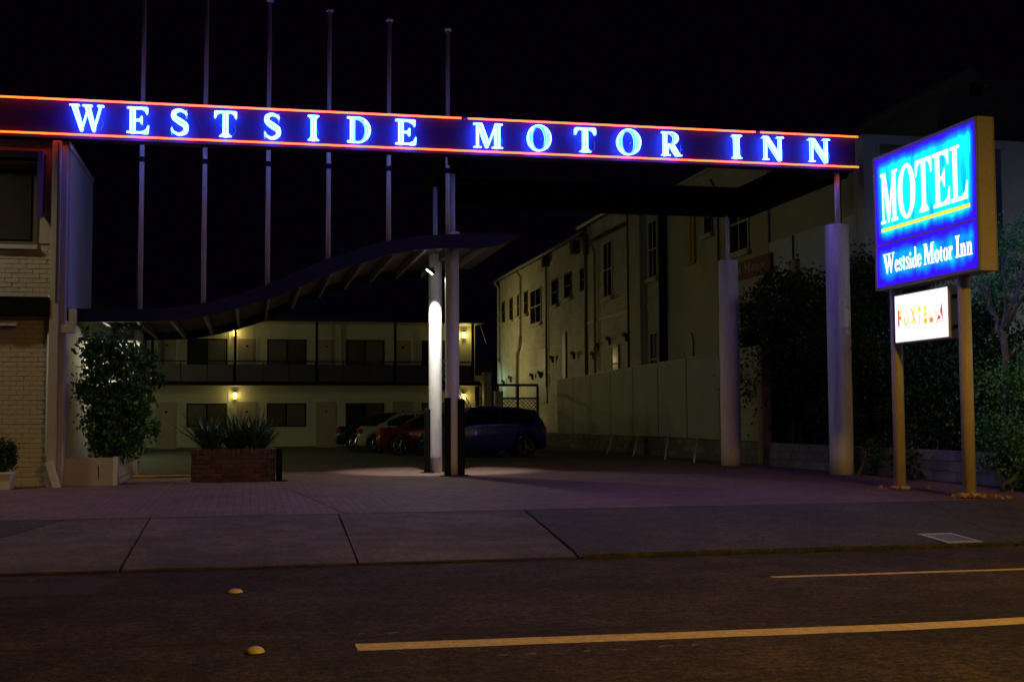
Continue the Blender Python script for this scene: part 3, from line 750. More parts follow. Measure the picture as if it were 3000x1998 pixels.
# window with blind, sill and projecting hood
wn = box('window', (-5.6, 23.262, 4.66), (-3.82, 23.289, 6.10), mat('bronze_frame', (.13, .11, .07), .6, .1, 4), rb)
box('pane', (-5.55, 23.254, 4.73), (-3.90, 23.261, 6.02), M['glass'], wn)
multibox('blind_slats', [((-5.5, 23.246, z), (-3.93, 23.253, z + .03)) for z in np.arange(4.76, 5.98, .036)], mat('blind', (.03, .022, .014), .8, .2, 5), wn)
box('sill', (-5.7, 23.20, 4.58), (-3.80, 23.30, 4.655), M['render'], wn, .008)
box('window_hood', (-5.8, 22.96, 6.20), (-3.80, 23.288, 6.32), M['darksteel'], rb)
prism('hood_fin', [(23.288, 6.32), (22.96, 6.32), (22.96, 5.10), (23.288, 5.28)], 'x', -3.79, -3.70, M['navyfin'], rb)
# awning band and pilasters
box('awning_band', (-6.5, 23.02, 3.365), (XR - .01, 23.26, 3.70), M['black'], rb)
box('pilaster', (XR + .004, 23.06, .28), (-3.40, 23.41, 6.56), M['render'], rb, .012)
box('pilaster_rib', (-3.395, 23.16, .28), (-3.31, 23.41, 6.5), M['render'], rb, .008)
box('pilaster_rib', (-3.455, 23.028, 3.6), (-3.435, 23.058, 6.5), M['dpipe'], rb)
box('parapet', (-14, 23.24, 6.47), (-3.28, 26.75, 6.58), M['render'], rb)
tube('downpipe', [(XR - .02, 23.22, 3.75), (XR - .02, 23.22, .9), (XR - .02, 23.22, .75)], .028, M['white'], rb, 12)
rot_box('downpipe_shoe', (-3.43, 22.98, .53), (.12, .12, .50), Matrix.Rotation(math.radians(-17), 3, 'Y'), M['white'], rb)
box('bracket', (-3.40, 23.10, 3.06), (-3.13, 23.22, 3.21), M['render'], rb, .008)
box('bracket', (-3.23, 23.105, 3.215), (-3.10, 23.215, 3.50), M['render'], rb, .008)
# lobby: lit porch behind the big shrub
box('porch_wall', (-5, 27.4, .28), (-2.36, 27.6, 3.28), M['render'], rb)
box('porch_ceiling', (-3.36, 26.2, 3.12), (-2.30, 27.39, 3.18), M['white'], rb)
box('porch_pier', (-2.55, 26.95, .28), (-2.33, 27.38, 3.11), M['white'], rb)
box('porch_beam', (-3.36, 26.1, 3.19), (-2.28, 27.3, 3.33), M['bluewall'], rb)
dr = box('door', (-3.15, 27.36, .30), (-2.62, 27.398, 2.45), M['white'], rb)
box('door_glass', (-3.08, 27.350, .5), (-2.70, 27.359, 2.3), M['glass'], dr)
tube('handle', [(-2.70, 27.33, 1.1), (-2.70, 27.33, 1.5)], .014, M['chrome'], dr, 8)
tube('porch_post', [(-3.20, 26.4, .3), (-3.20, 26.4, 3.12)], .035, M['white'], rb, 12)
bl = thing('batten_light', 'lit fluorescent batten on the porch ceiling behind the shrub', 'lamp', (-2.85, 26.9, 3.1))
box('batten_base', (-3.25, 26.66, 3.075), (-2.45, 26.74, 3.118), M['white'], bl)
tube('tube_lamp', [(-3.2, 26.70, 3.055), (-2.5, 26.70, 3.055)], .018, M['batten'], bl, 10)
light('POINT', 'batten_glow', (-2.85, 26.75, 2.98), P_LOBBY, (1, .93, .62), bl, shadow_soft_size=.12)
# wall lamp box, unlit
wl = thing('wall_light', 'small white wall light box below the black awning band', 'lamp', (-4.25, 23.2, 3.22))
box('housing', (-4.39, 23.10, 3.18), (-4.12, 23.268, 3.265), M['white'], wl, .012)
box('diffuser', (-4.37, 23.12, 3.155), (-4.14, 23.25, 3.179), M['dpipe'], wl)

# planter trough with the big shrub
tr = thing('planter_trough', 'cream rendered planter trough at the foot of the pilaster', 'planter', (-2.9, 23.6, .3))
box('front_panel', (-3.37, 23.45, .29), (-2.47, 23.55, .80), M['render'], tr, .01)
box('corner_post', (-2.465, 23.43, .29), (-2.39, 23.56, .82), M['white'], tr, .008)
for i in range(7): box('side_paling', (-2.47, 23.57 + i * .485, .40), (-2.43, 24.03 + i * .485, .80), M['render'], tr, .006)
box('side_rail', (-2.428, 23.57, .30), (-2.40, 26.95, .395), M['render'], tr)
box('corner_post', (-2.46, 26.96, .29), (-2.36, 27.06, 1.05), M['white'], tr, .008)
box('soil_bed', (-3.35, 23.56, .29), (-2.48, 26.9, .70), M['soil'], tr)
dm = mat('stain', (.05, .045, .04), .9, .3, 20)
mesh('stain', [(-2.73, 23.4475, .66), (-2.71, 23.4475, .66), (-2.70, 23.4475, .44), (-2.715, 23.4475, .38)], [(0, 1, 2, 3)], dm, tr)
sh = thing('tall_shrub', 'tall leafy green shrub growing in the cream trough, lit from behind', 'shrub', (-2.55, 24.6, .7))
def stem(parent, p0, p1, r, m=M['bark'], k=6, wig=.05, name='stem'):
    p0 = Vector(p0); p1 = Vector(p1); P = []
    for i in range(k + 1):
        t = i / k; q = p0.lerp(p1, t)
        if 0 < i < k: q += Vector((random.uniform(-wig, wig), random.uniform(-wig, wig), 0))
        P.append(q)
    return tube(name, P, [r * (1 - .75 * i / k) for i in range(k + 1)], m, parent, 7)
for i in range(7): stem(sh, (-2.7 + random.uniform(-.2, .15), 24.5 + random.uniform(-.3, .3), .68), (-2.5 + random.uniform(-.55, .6), 24.5 + random.uniform(-.4, .4), random.uniform(1.7, 2.8)), .025)
P1 = clumps(6500, 150, (-3.27, 23.75, .95), (-1.72, 25.4, 3.12), .10, .35)
P2 = clumps(700, 26, (-3.05, 23.8, .75), (-2.0, 25.0, 1.3), .09)
P3 = clumps(500, 26, (-3.32, 23.7, 2.5), (-2.1, 25.2, 3.22), .10)
leafmesh('crown', np.vstack([P1, P2, P3]), .062, M['leaf'], sh, .6, 1.9)

# clipped bush in a white pot at far left
pt = thing('potted_bush', 'clipped round bush in a white square pot at the far left edge', 'plant', (-4.35, 22.75, .3))
prism('pot', [(-4.62, .3), (-4.08, .3), (-4.05, .55), (-4.65, .55)], 'y', 22.5, 23.0, M['white'], pt)
box('pot_rim', (-4.68, 22.47, .552), (-4.02, 23.03, .60), M['white'], pt, .01)
leafmesh('crown', clumps(5200, 180, (-4.68, 22.45, .58), (-4.02, 23.05, 1.19), .035, .7), .028, M['leafdark'], pt, .1, 1.4)

# octagonal red brick planter with strappy plants
bp = thing('brick_planter', 'red brick planter with chamfered corners beside the driveway', 'planter', (-.33, 24.4, .3))
OC = [(-.88, 23.92), (.24, 23.92), (.47, 24.15), (.47, 25.1), (.24, 25.33), (-.88, 25.33), (-1.11, 25.1), (-1.11, 24.15)]
def ring(off, z0, z1, name, m, cap=False):
    cx, cy = -.32, 24.62
    q = [(cx + (x - cx) * off, cy + (y - cy) * off) for x, y in OC]
    return prism(name, q, 'z', z0, z1, m, bp)
ring(.975, .28, .885, 'brick_core', M['mortar2']); ring(.86, .886, .90, 'soil_top', M['soil'])
def small_brick(nm, a, b, c, m):
    bm = bmesh.new(); vs = [bm.verts.new(v) for v in bverts((0, 0, 0), (a, b, c))]
    for f in BF: bm.faces.new([vs[i] for i in f])
    bmesh.ops.bevel(bm, geom=bm.edges[:], offset=.005, segments=1, affect='EDGES')
    me = bpy.data.meshes.new(nm); bm.to_mesh(me); bm.free(); me.materials.append(m); return me
cols = [mat('red_brick_%d' % i, c, .85, .25, 6, .4, 50) for i, c in enumerate([(.10, .042, .030), (.080, .034, .024), (.12, .052, .036), (.065, .029, .022)])]
brs = [small_brick('brick', .228, .06, .076, m) for m in cols]; sold = [small_brick('brick', .076, .16, .11, m) for m in cols]
for e in range(8):
    A = Vector((*OC[e], 0)); B = Vector((*OC[(e + 1) % 8], 0)); d = B - A; L_ = d.length; u = d / L_; ang = math.atan2(u.y, u.x)
    def put(me, s, z, ln, full, dep):
        M4 = Matrix.Translation(A + u * s + Vector((0, 0, z))) @ Matrix.Rotation(ang + random.uniform(-.01, .01), 4, 'Z') @ Matrix.Translation((0, random.uniform(-.003, .003), 0)) @ Matrix.Diagonal((ln / full, 1, 1, 1))
        inst(me, 'brick', M4, bp)
    for r in range(6):
        s = -.119 if r % 2 else 0.
        while s < L_ - .03:
            a = max(0.004, s); b = min(L_ - .004, s + .228)
            if b - a > .04: put(random.choice(brs), a, .302 + r * .086, b - a, .228, .06)
            s += .238
    n = max(1, int(L_ / .086)); stp = L_ / n
    for i in range(n): put(random.choice(sold), i * stp + .004, .302 + 6 * .086, stp - .009, .076, .16)
# strap-leaved plants in it: each blade its own piece
def blade(L_, wdt, droop):
    k = 6; V = []; Fs = []
    for i in range(k + 1):
        t = i / k; x = L_ * (t - droop * .28 * t ** 3) * .35 * (1 + droop * t); z = L_ * (t - droop * .55 * t ** 2.2); ww = wdt * (1 - t ** 2.2) * (.75 + .5 * t) + .002
        V += [(x, -ww / 2, z), (x + .006, 0, z - .008), (x, ww / 2, z)]
    for i in range(k):
        a = 3 * i; Fs += [(a, a + 1, a + 4, a + 3), (a + 1, a + 2, a + 5, a + 4)]
    me = bpy.data.meshes.new('leaf_blade'); me.from_pydata(V, [], Fs); me.materials.append(M['blade']); me.update(); return me
BL = [blade(.85, .075, .25), blade(.8, .07, .5), blade(.72, .07, .8), blade(.9, .065, .12)]
for ci, (cx, cy, n, lab) in enumerate(((-.74, 24.4, 130, 'spiky strap-leaved plant at the left of the brick planter'), (-.28, 24.7, 130, 'spiky strap-leaved plant in the middle of the brick planter'), (.12, 24.35, 130, 'spiky strap-leaved plant at the right of the brick planter'))):
    t = thing('strap_leaf_plant', lab, 'plant', (cx, cy, .89), 'strap-leaved plants in the brick planter')
    for i in range(n):
        a = random.uniform(0, 2 * math.pi); tl = random.triangular(-.35, .75, .1); s = random.uniform(.6, 1.0)
        M4 = Matrix.Translation((cx + random.uniform(-.13, .13), cy + random.uniform(-.13, .13), .88)) @ Matrix.Rotation(a, 4, 'Z') @ Matrix.Rotation(tl, 4, 'Y') @ Matrix.Rotation(random.uniform(-.5, .5), 4, 'Z') @ Matrix.Scale(s, 4)
        inst(random.choice(BL), 'leaf_blade', M4, t)
t = thing('bumper_post', 'short black bumper post standing right against the brick planter', 'bollard', (.54, 24.05, .3), 'black bumper posts')
box('post', (.485, 23.99, .31), (.60, 24.11, .93), M['black'], t, .012); box('base_plate', (.44, 23.93, .301), (.70, 24.17, .316), M['black'], t)
kk = struct(box('edge_kerb', (-2.40, 26.1, .301), (-1.12, 26.3, .345), M['yellowkerb'], None, .01))

# ================================================================== MOTEL BLOCK at the rear
YM = 51.2
mo = thing('motel_block', 'two-storey cream motel block with balcony across the rear of the car park', 'building', (2, YM, .3))
box('wall', (-16, YM, .28), (9.35, YM + 18, 5.42), M['motelwall'], mo)
box('balcony_slab', (-16, YM - 1.32, 2.84), (9.35, YM - .002, 2.99), M['black'], mo)
box('roof', (-16.2, YM - 1.55, 5.43), (9.5, YM + 18.2, 5.62), M['darksteel'], mo)
box('balcony_soffit', (-16, YM - 1.28, 2.825), (9.3, YM - .003, 2.838), M['motelwhite'], mo)
box('eave_soffit', (-16, YM - 1.3, 5.415), (9.3, YM - .003, 5.428), M['motelwhite'], mo)
box('plinth', (-16, YM - .02, .29), (9.34, YM - .002, .36), M['dpipe'], mo)
mesh('verandah_path', [(-16, YM - 1.5, .304), (9.4, YM - 1.5, .304), (9.4, YM - .021, .304), (-16, YM - .021, .304)], [(0, 1, 2, 3)], M['concrete'], mo)
posts = [-10.2, -7.0, -3.82, -.63, 2.60, 5.79, 9.03]
for i, x in enumerate(posts):
    box('post', (x - .05, YM - 1.31, 3.0), (x + .05, YM - 1.21, 5.42), M['black'], mo)
    box('wall_rib', (x - .28, YM - .02, .36), (x - .22, YM - .001, 5.40), M['motelwhite'], mo) if i == 3 else None
for i in range(len(posts) - 1):
    a, b = posts[i] + .051, posts[i + 1] - .051
    box('handrail', (a, YM - 1.30, 3.78), (b, YM - 1.24, 3.83), M['darksteel'], mo)
    n = 3
    for j in range(n):
        xa = a + (b - a) * j / n; xb = a + (b - a) * (j + 1) / n
        box('railing_panel', (xa + .02, YM - 1.285, 3.02), (xb - .02, YM - 1.26, 3.67), M['railpanel'], mo)
        box('baluster', (xb - .018, YM - 1.29, 3.0), (xb + .018, YM - 1.25, 3.78), M['darksteel'], mo)
for i in range(len(posts) - 1):
    p = posts[i]
    for fl_, (zb_, zdt, zwb, zwt) in enumerate(((.31, 2.15, 1.17, 2.14), (3.0, 4.78, 3.60, 4.78))):
        d = box('door', (p + .11, YM - .03, zb_), (p + .83, YM - .004, zdt), M['door'], mo)
        multibox('frame', [((p + .06, YM - .034, zb_), (p + .105, YM - .002, zdt + .05)), ((p + .835, YM - .034, zb_), (p + .88, YM - .002, zdt + .05)), ((p + .106, YM - .034, zdt + .004), (p + .834, YM - .002, zdt + .05))], M['motelwhite'] if fl_ else M['door'], d)
        tube('handle', [(p + .77, YM - .06, zb_ + .95), (p + .77, YM - .03, zb_ + .95), (p + .70, YM - .06, zb_ + .95)], .018, M['chrome'], d, 6)
        box('room_number', (p + .42, YM - .035, zb_ + 1.45), (p + .52, YM - .031, zb_ + 1.52), M['black'], d)
        x0, x1 = p + 1.27, p + 2.86; xm = (x0 + x1) / 2
        wn = multibox('window', [((x0, YM - .04, zwb), (x1, YM - .002, zwb + .05)), ((x0, YM - .04, zwt - .05), (x1, YM - .002, zwt)), ((x0, YM - .04, zwb + .051), (x0 + .05, YM - .002, zwt - .051)), ((x1 - .05, YM - .04, zwb + .051), (x1, YM - .002, zwt - .051)), ((xm - .025, YM - .04, zwb + .051), (xm + .025, YM - .002, zwt - .051))], M['black'], mo)
        box('pane', (x0 + .051, YM - .036, zwb + .051), (xm - .026, YM - .030, zwt - .051), M['pane'], wn)
        box('pane', (xm + .026, YM - .036, zwb + .051), (x1 - .051, YM - .030, zwt - .051), M['pane'], wn)
        for side, (xa, xb) in enumerate(((x0 + .055, xm - .03), (xm + .03, x1 - .055))):
            nf = 16; cm = (M['curtain'], M['curtain2'], M['room_dark'])[(i * 2 + side * 2 + fl_) % 3 if side == 0 else (i + fl_) % 2]
            multibox('curtain', [((xa + (xb - xa) * k / nf, YM - .016 - .010 * (k % 2), zwb + .06), (xa + (xb - xa) * (k + .93) / nf, YM - .004, zwt - .06)) for k in range(nf)], cm, wn)
# lit lanterns on the motel wall
def lantern(x, z, lab, k=1.):
    t = thing('wall_lantern', lab, 'lamp', (x, YM - .1, z), 'lit lanterns on the motel wall')
    box('back_plate', (x - .05, YM - .03, z - .12), (x + .05, YM - .003, z + .16), M['black'], t)
    tube('arm', [(x, YM - .03, z + .15), (x, YM - .13, z + .17), (x, YM - .13, z + .15)], .012, M['black'], t, 6)
    tube('cap', [(x, YM - .13, z + .17), (x, YM - .13, z + .115)], [.03, .095], M['black'], t, 10)
    tube('glass', [(x, YM - .13, z + .11), (x, YM - .13, z - .13)], [.075, .065], M['lampglass'], t, 10)
    tube('base', [(x, YM - .13, z - .13), (x, YM - .13, z - .16)], [.075, .03], M['black'], t, 10)
    light('POINT', 'lantern_glow', (x, YM - .30, z), P_LANTERN * k, (1, .78, .25), t, shadow_soft_size=.06)
lantern(-.66, 5.02, 'lit yellow lantern upstairs on the motel wall, left of the columns')
lantern(-.64, 2.46, 'lit yellow lantern downstairs above the strap-leaf planter')
lantern(8.86, 5.02, 'lit yellow lantern upstairs at the right end of the motel block', 2.5)
lantern(8.84, 2.40, 'lit yellow lantern downstairs at the right end of the motel behind the stairs')
t = thing('end_wall_lantern', 'lit lantern round the corner on the motel end wall facing the old building', 'lamp', (9.4, 66, 4.7))
box('back_plate', (9.352, 65.95, 4.58), (9.38, 66.05, 4.86), M['black'], t); tube('arm', [(9.38, 66, 4.85), (9.48, 66, 4.87)], .012, M['black'], t, 6)
tube('cap', [(9.48, 66, 4.87), (9.48, 66, 4.815)], [.03, .095], M['black'], t, 10); tube('glass', [(9.48, 66, 4.81), (9.48, 66, 4.57)], [.075, .065], M['lampglass'], t, 10)
light('POINT', 'end_wall_glow', (9.75, 66, 4.7), P_ENDWALL, (1, .80, .34), t, shadow_soft_size=.06)
# unseen side wing, added so its lanterns light the fence and old wall
sw = thing('added_side_wing', 'unseen cream wing added left of the car park to carry lanterns', 'building', (-8, 42, .3))
box('wall', (-16, 33.5, .28), (-6.6, 50.8, 5.42), M['motelwall'], sw); box('roof', (-16.2, 33.2, 5.43), (-5.3, 50.81, 5.62), M['darksteel'], sw); box('balcony_slab', (-6.599, 33.4, 2.84), (-5.4, 50.8, 2.99), M['black'], sw)
for y, z in ((35.0, 2.46), (40.4, 2.46), (35.0, 5.02), (40.4, 5.02)):
    t = thing('added_wing_lantern', 'unseen added lantern ' + ('upstairs' if z > 4 else 'downstairs') + ' on the motel side wing, ' + {35.0: 'nearest the street', 40.4: 'nearest the rear block'}[y], 'lamp', (-6.5, y, z), 'lanterns added on the unseen side wing')
    box('back_plate', (-6.598, y - .05, z - .12), (-6.57, y + .05, z + .16), M['black'], t)
    tube('cap', [(-6.47, y, z + .17), (-6.47, y, z + .115)], [.03, .095], M['black'], t, 10)
    tube('glass', [(-6.47, y, z + .11), (-6.47, y, z - .13)], [.075, .065], M['lampglass'], t, 10)
    tube('arm', [(-6.57, y, z + .15), (-6.47, y, z + .17)], .012, M['black'], t, 6)
    light('POINT', 'lantern_glow', (-6.25, y, z), P_WING, (.95, 1, .52), t, shadow_soft_size=.06)
# external stair at the motel's right end
st = thing('metal_staircase', 'steel staircase with pale handrails at the right end of the motel', 'staircase', (8.3, 48.6, .3))
def bar(name, p0, p1, r, m, p, n=8): return tube(name, [p0, p1], r, m, p, n)
ysA = 48.9; ysB = 49.75
for y in (ysA, ysB):
    rot = None
    prism('stringer', [(7.55, 3.0), (7.75, 3.0), (9.28, .32), (9.06, .32)], 'y', y, y + .05, M['darksteel'], st)
    bar('handrail', (7.60, y + .025, 3.9), (9.2, y + .025, 1.25), .022, M['grate'], st)
    bar('handrail', (7.60, y + .025, 3.45), (9.2, y + .025, .82), .016, M['grate'], st)
    for t_ in (0, .33, .66, 1): bar('baluster', (7.64 + 1.52 * t_, y + .025, 2.95 - 2.6 * t_), (7.62 + 1.56 * t_, y + .025, 3.86 - 2.6 * t_), .016, M['grate'], st)
for i in range(13):
    x = 7.70 + i * .116; z = 2.80 - i * .2; box('tread', (x - .11, ysA + .051, z), (x + .13, ysB - .001, z + .03), M['grate'], st)
box('landing', (6.9, ysA, 2.9), (7.7, YM - 1.33, 2.98), M['darksteel'], st)
# conduit hanging off the end eave
tube('conduit', [(9.40, YM - 1.0, 5.40), (9.5, YM - 1.0, 5.1), (9.62, YM - 1.0, 4.75), (9.66, YM - 1.0, 4.6)], .02, M['grate'], mo, 6)

# ================================================================== CARS
def car(name, label, paint, loc, ang, L_, H, Wd, hatch=True, van=.0):
    t = thing(name, label, 'car', loc, 'cars parked along the fence'); t.rotation_euler.z = ang
    hw = Wd / 2; wr = .31; xf, xb = L_ * .5 - .78, -L_ * .5 + .66     # wheel centres; +x is the nose
    xs = np.linspace(-L_ / 2, L_ / 2, 81)
    belt = lambda x: np.interp(x, [-L_ / 2, -L_ / 2 + .1, -L_ * .25, L_ * .12, L_ * .5 - .35, L_ / 2 - .03, L_ / 2], [H * .56, H * .64, H * .635, H * .60, H * .52, H * .44, H * .38])
    if hatch: RX, RZ = [-L_ / 2, -L_ / 2 + .07, -L_ / 2 + .32, -L_ * .22, 0, L_ * .10, L_ * .29, L_ * .33], [H * .60, H * .70, H * .93, H * .99, H, H * .985, H * .66, H * .60]
    else: RX, RZ = [-L_ / 2, -L_ / 2 + .62, -L_ / 2 + .7, -L_ * .17, 0, L_ * .06, L_ * .25, L_ * .29], [H * .55, H * .66, H * .68, H * .975, H, H * .985, H * .66, H * .60]
    top = lambda x: np.interp(x, RX, RZ, left=0, right=0)
    def secs(x):
        b = float(belt(x)); tp = max(float(top(x)), b + .012)
        zlo = .20 + .06 * (abs(x) / (L_ / 2)) ** 6
        for xc in (xf, xb):
            d = abs(x - xc)
            if d < wr + .05: zlo = max(zlo, math.sqrt((wr + .05) ** 2 - d * d) + .30)
        zlo = min(zlo, b - .05)
        e = (abs(x) / (L_ / 2)); w_ = hw * (1 - .13 * e ** 5 - .04 * e ** 2)
        k = min(1, (tp - b) / (.36 * H)); wt = w_ * (.94 - .17 * k)
        return [(0, zlo), (w_ * .90, zlo), (w_ * .985, zlo + (b - zlo) * .18), (w_, zlo + (b - zlo) * .55), (w_ * .975, b), (wt * .985, tp - .05 * k - .004), (wt * .80, tp - .008 * k), (0, tp + .012)]
    R = [secs(x) for x in xs]; V = []; Fs = []; k = 8
    for x, r in zip(xs, R):
        V += [(x, y, z) for y, z in r] + [(x, -y, z) for y, z in r[1:7]]
    n = 14; order = list(range(0, 8)) + list(range(13, 7, -1))
    for i in range(len(xs) - 1):
        for j in range(14):
            a, b = order[j], order[(j + 1) % 14]; Fs.append((i * n + a, i * n + b, (i + 1) * n + b, (i + 1) * n + a))
    for i, s in ((0, 1), (len(xs) - 1, -1)): Fs.append(tuple(i * n + q for q in order[::s]))
    def lm(nm, V, Fs, m, smooth=False, par=t):
        o = mesh(nm, V, Fs, m, None, smooth); o.parent = par; return o
    body = lm('body', V, Fs, M[paint], True)
    for p in body.data.polygons: p.use_smooth = len(p.vertices) == 4
    bmx = bmesh.new(); bmx.from_mesh(body.data); bmesh.ops.recalc_face_normals(bmx, faces=bmx.faces); bmx.to_mesh(body.data); bmx.free()
    def side_glass(x0, x1, s):
        q = np.linspace(x0, x1, 9); V = []; 
        for x in q:
            r = secs(x); (y0, z0), (y1, z1) = r[4], r[5]
            for u in (.10, .9): V.append((x, s * (y0 + (y1 - y0) * u + .008), z0 + (z1 - z0) * u))
        return lm('side_window', V, [(2 * i, 2 * i + 1, 2 * i + 3, 2 * i + 2) for i in range(8)], M['glass'])
    a0 = -L_ / 2 + (.36 if hatch else .95); a1 = L_ * .22 if hatch else L_ * .18; mid = (a0 + a1) / 2 - .06
    for s in (-1, 1):
        side_glass(a0 + .04, mid - .035, s); side_glass(mid + .035, a1, s)
        mi = box('mirror', (a1 - .12, s * hw * .97, H * .62), (a1 + .06, s * (hw + .16), H * .70), M[paint], None, .03); mi.parent = t
        for xx in (mid - .08, a0 + .12): dh = box('door_handle', (xx - .16, s * (hw - .005), H * .545), (xx, s * (hw + .022), H * .565), M['chrome'], None, .006); dh.parent = t
    def cross_glass(nm, x0, x1):
        V = []
        for x in (x0, x1):
            r = secs(x); y, z = r[6]
            V += [(x, -y * .97, z + .012), (x, 0, z + .024), (x, y * .97, z + .012)]
        return lm(nm, V, [(0, 1, 4, 3), (1, 2, 5, 4)], M['glass'])
    cross_glass('windscreen', L_ * (.115 if hatch else .075), L_ * (.275 if hatch else .235))
    if hatch: cross_glass('rear_window', -L_ / 2 + .08, -L_ / 2 + .31)
    else: cross_glass('rear_window', -L_ / 2 + .74, -L_ * .19)
    for s in (-1, 1):
        o = box('tail_light', (-L_ / 2 - .012, s * hw * .56, H * .47), (-L_ / 2 + .14, s * hw * .875, H * .59), M['tail'], None, .02); o.parent = t
        o = box('head_light', (L_ / 2 - .2, s * hw * .5, H * .38), (L_ / 2 - .02, s * hw * .84, H * .455), M['headlens'], None, .02); o.parent = t
    o = box('number_plate', (-L_ / 2 - .018, -.19, H * .36), (-L_ / 2 - .006, .19, H * .435), M['plate'], None); o.parent = t
    o = box('rear_bumper', (-L_ / 2 - .03, -hw * .8, .28), (-L_ / 2 + .1, hw * .8, .45), M[paint], None, .04); o.parent = t
    o = box('front_grille', (L_ / 2 - .05, -hw * .45, .36), (L_ / 2 + .012, hw * .45, .50), M['black'], None, .02); o.parent = t
    for xc in (xf, xb):
        for s in (-1, 1):
            y = s * (hw - .10)
            V, Fs = tubegeo([(xc, y - .095, .31), (xc, y - .08, .31), (xc, y + .08, .31), (xc, y + .095, .31)], [.27, .31, .31, .27], 26)
            ty = lm('wheel', V, Fs, M['tyre'])
            V, Fs = tubegeo([(xc, y + s * .092, .31), (xc, y + s * .098, .31)], [.205, .20], 26); lm('hub', V, Fs, M['black'], False, ty)
            V = []; Fs = []
            for q in range(5):
                v, f = tubegeo([(xc, y + s * .106, .31), (xc + .19 * math.cos(q * 1.2566), y + s * .102, .31 + .19 * math.sin(q * 1.2566))], [.032, .024], 6); kk_ = len(V); V += v; Fs += [tuple(i + kk_ for i in z) for z in f]
            v, f = tubegeo([(xc + .196 * math.cos(q), y + s * .102, .31 + .196 * math.sin(q)) for q in np.linspace(0, 2 * math.pi, 25)[:-1]], .012, 6, closed=True); kk_ = len(V); V += v; Fs += [tuple(i + kk_ for i in z) for z in f]
            lm('rim', V, Fs, M['rim'], False, ty)
    return t
car('blue_hatchback', 'dark blue hatchback parked nearest, seen from its left side behind the columns', 'carblue', (7.0, 37.2, .3), math.pi + .03, 3.75, 1.55, 1.68)
car('red_sedan', 'dark red sedan parked between the blue and the silver car', 'carred', (6.28, 39.9, .3), -.04, 4.45, 1.38, 1.74, False)
car('silver_sedan', 'pale silver sedan parked with its rear towards the driveway', 'carwhite', (5.9, 42.7, .3), -.05, 4.5, 1.44, 1.75, False)
car('black_sedan', 'black sedan, the farthest parked car at the left of the row', 'cardark', (5.4, 45.5, .3), -.05, 4.6, 1.42, 1.76, False)

# ================================================================== RIGHT BOUNDARY: block wall, sheet fence, props
bkme = [small_brick('block', .382, .17, .182, mat('block_%d' % i, c, .92, .25, 3, .5, 45)) for i, c in enumerate([(.19, .185, .165), (.15, .145, .13), (.23, .22, .20), (.17, .155, .135)])]
def blockwall(label, y0, y1, rows, x=12.31, name='block_wall'):
    t = thing(name, label, 'wall', (x, y0, .3))
    box('mortar_core', (x + .03, y0, .2), (x + .15, y1, .3 + rows * .19 - .01), M['mortar2'], t)
    for r in range(rows):
        y = y0 - (.195 if r % 2 else 0)
        while y < y1 - .05:
            a = max(y, y0); b = min(y + .382, y1)
            if b - a > .08:
                M4 = Matrix.Translation((x + .17 + random.uniform(-.006, .006), a, .304 + r * .19)) @ Matrix.Rotation(math.pi / 2, 4, 'Z') @ Matrix.Diagonal(((b - a) / .382, 1, 1, 1))
                inst(random.choice(bkme), 'block', M4, t)
            y += .39
    return t
blockwall('low grey concrete block wall below the hedge along the right side', 16.6, 27.95, 3)
blockwall('dark low block wall under the pale sheet fence', 28.4, 50.6, 3, 12.31)
fn = thing('sheet_fence', 'tall pale flat-sheet fence on the low block wall along the car park', 'fence', (12.4, 29, .88))
ys = np.arange(28.42, 51.3, 2.55)
for i in range(len(ys) - 1):
    za = 3.215 - (ys[i] - 28.4) * .0105
    box('fence_panel', (12.36, ys[i] + .03, .885), (12.40, ys[i + 1] - .03, za), M['fence'], fn, .006)
    box('fence_post', (12.37, ys[i] - .03, .88), (12.45, ys[i] + .029, za + .015), M['dpipe'], fn)
    box('fence_cap', (12.345, ys[i] + .03, za + .003), (12.415, ys[i + 1] - .031, za + .035), M['frame'], fn)
t = tag(box('timber_post', (12.30, 28.06, .3), (12.56, 28.37, 3.28), M['ochre'], None, .012), 'ochre square post at the near end of the sheet fence', 'post')
for i, (p0, p1) in enumerate((((12.27, 40.6, .90), (11.45, 38.6, .315)), ((12.27, 37.8, .90), (11.45, 35.8, .315)), ((12.27, 34.9, .90), (11.42, 32.8, .315)), ((12.27, 32.4, .92), (11.35, 30.3, .315)))):
    tag(tube('leaning_rod', [p0, p1], .022, M['white'], None, 8), ['thin white rod leaning on the fence base, farthest of the four', 'thin white rod leaning on the fence base, second from the far end', 'thin white rod leaning on the fence base, second nearest', 'thin white rod leaning on the fence base, nearest the rear column'][i], 'rod', 'rods leaning along the fence')

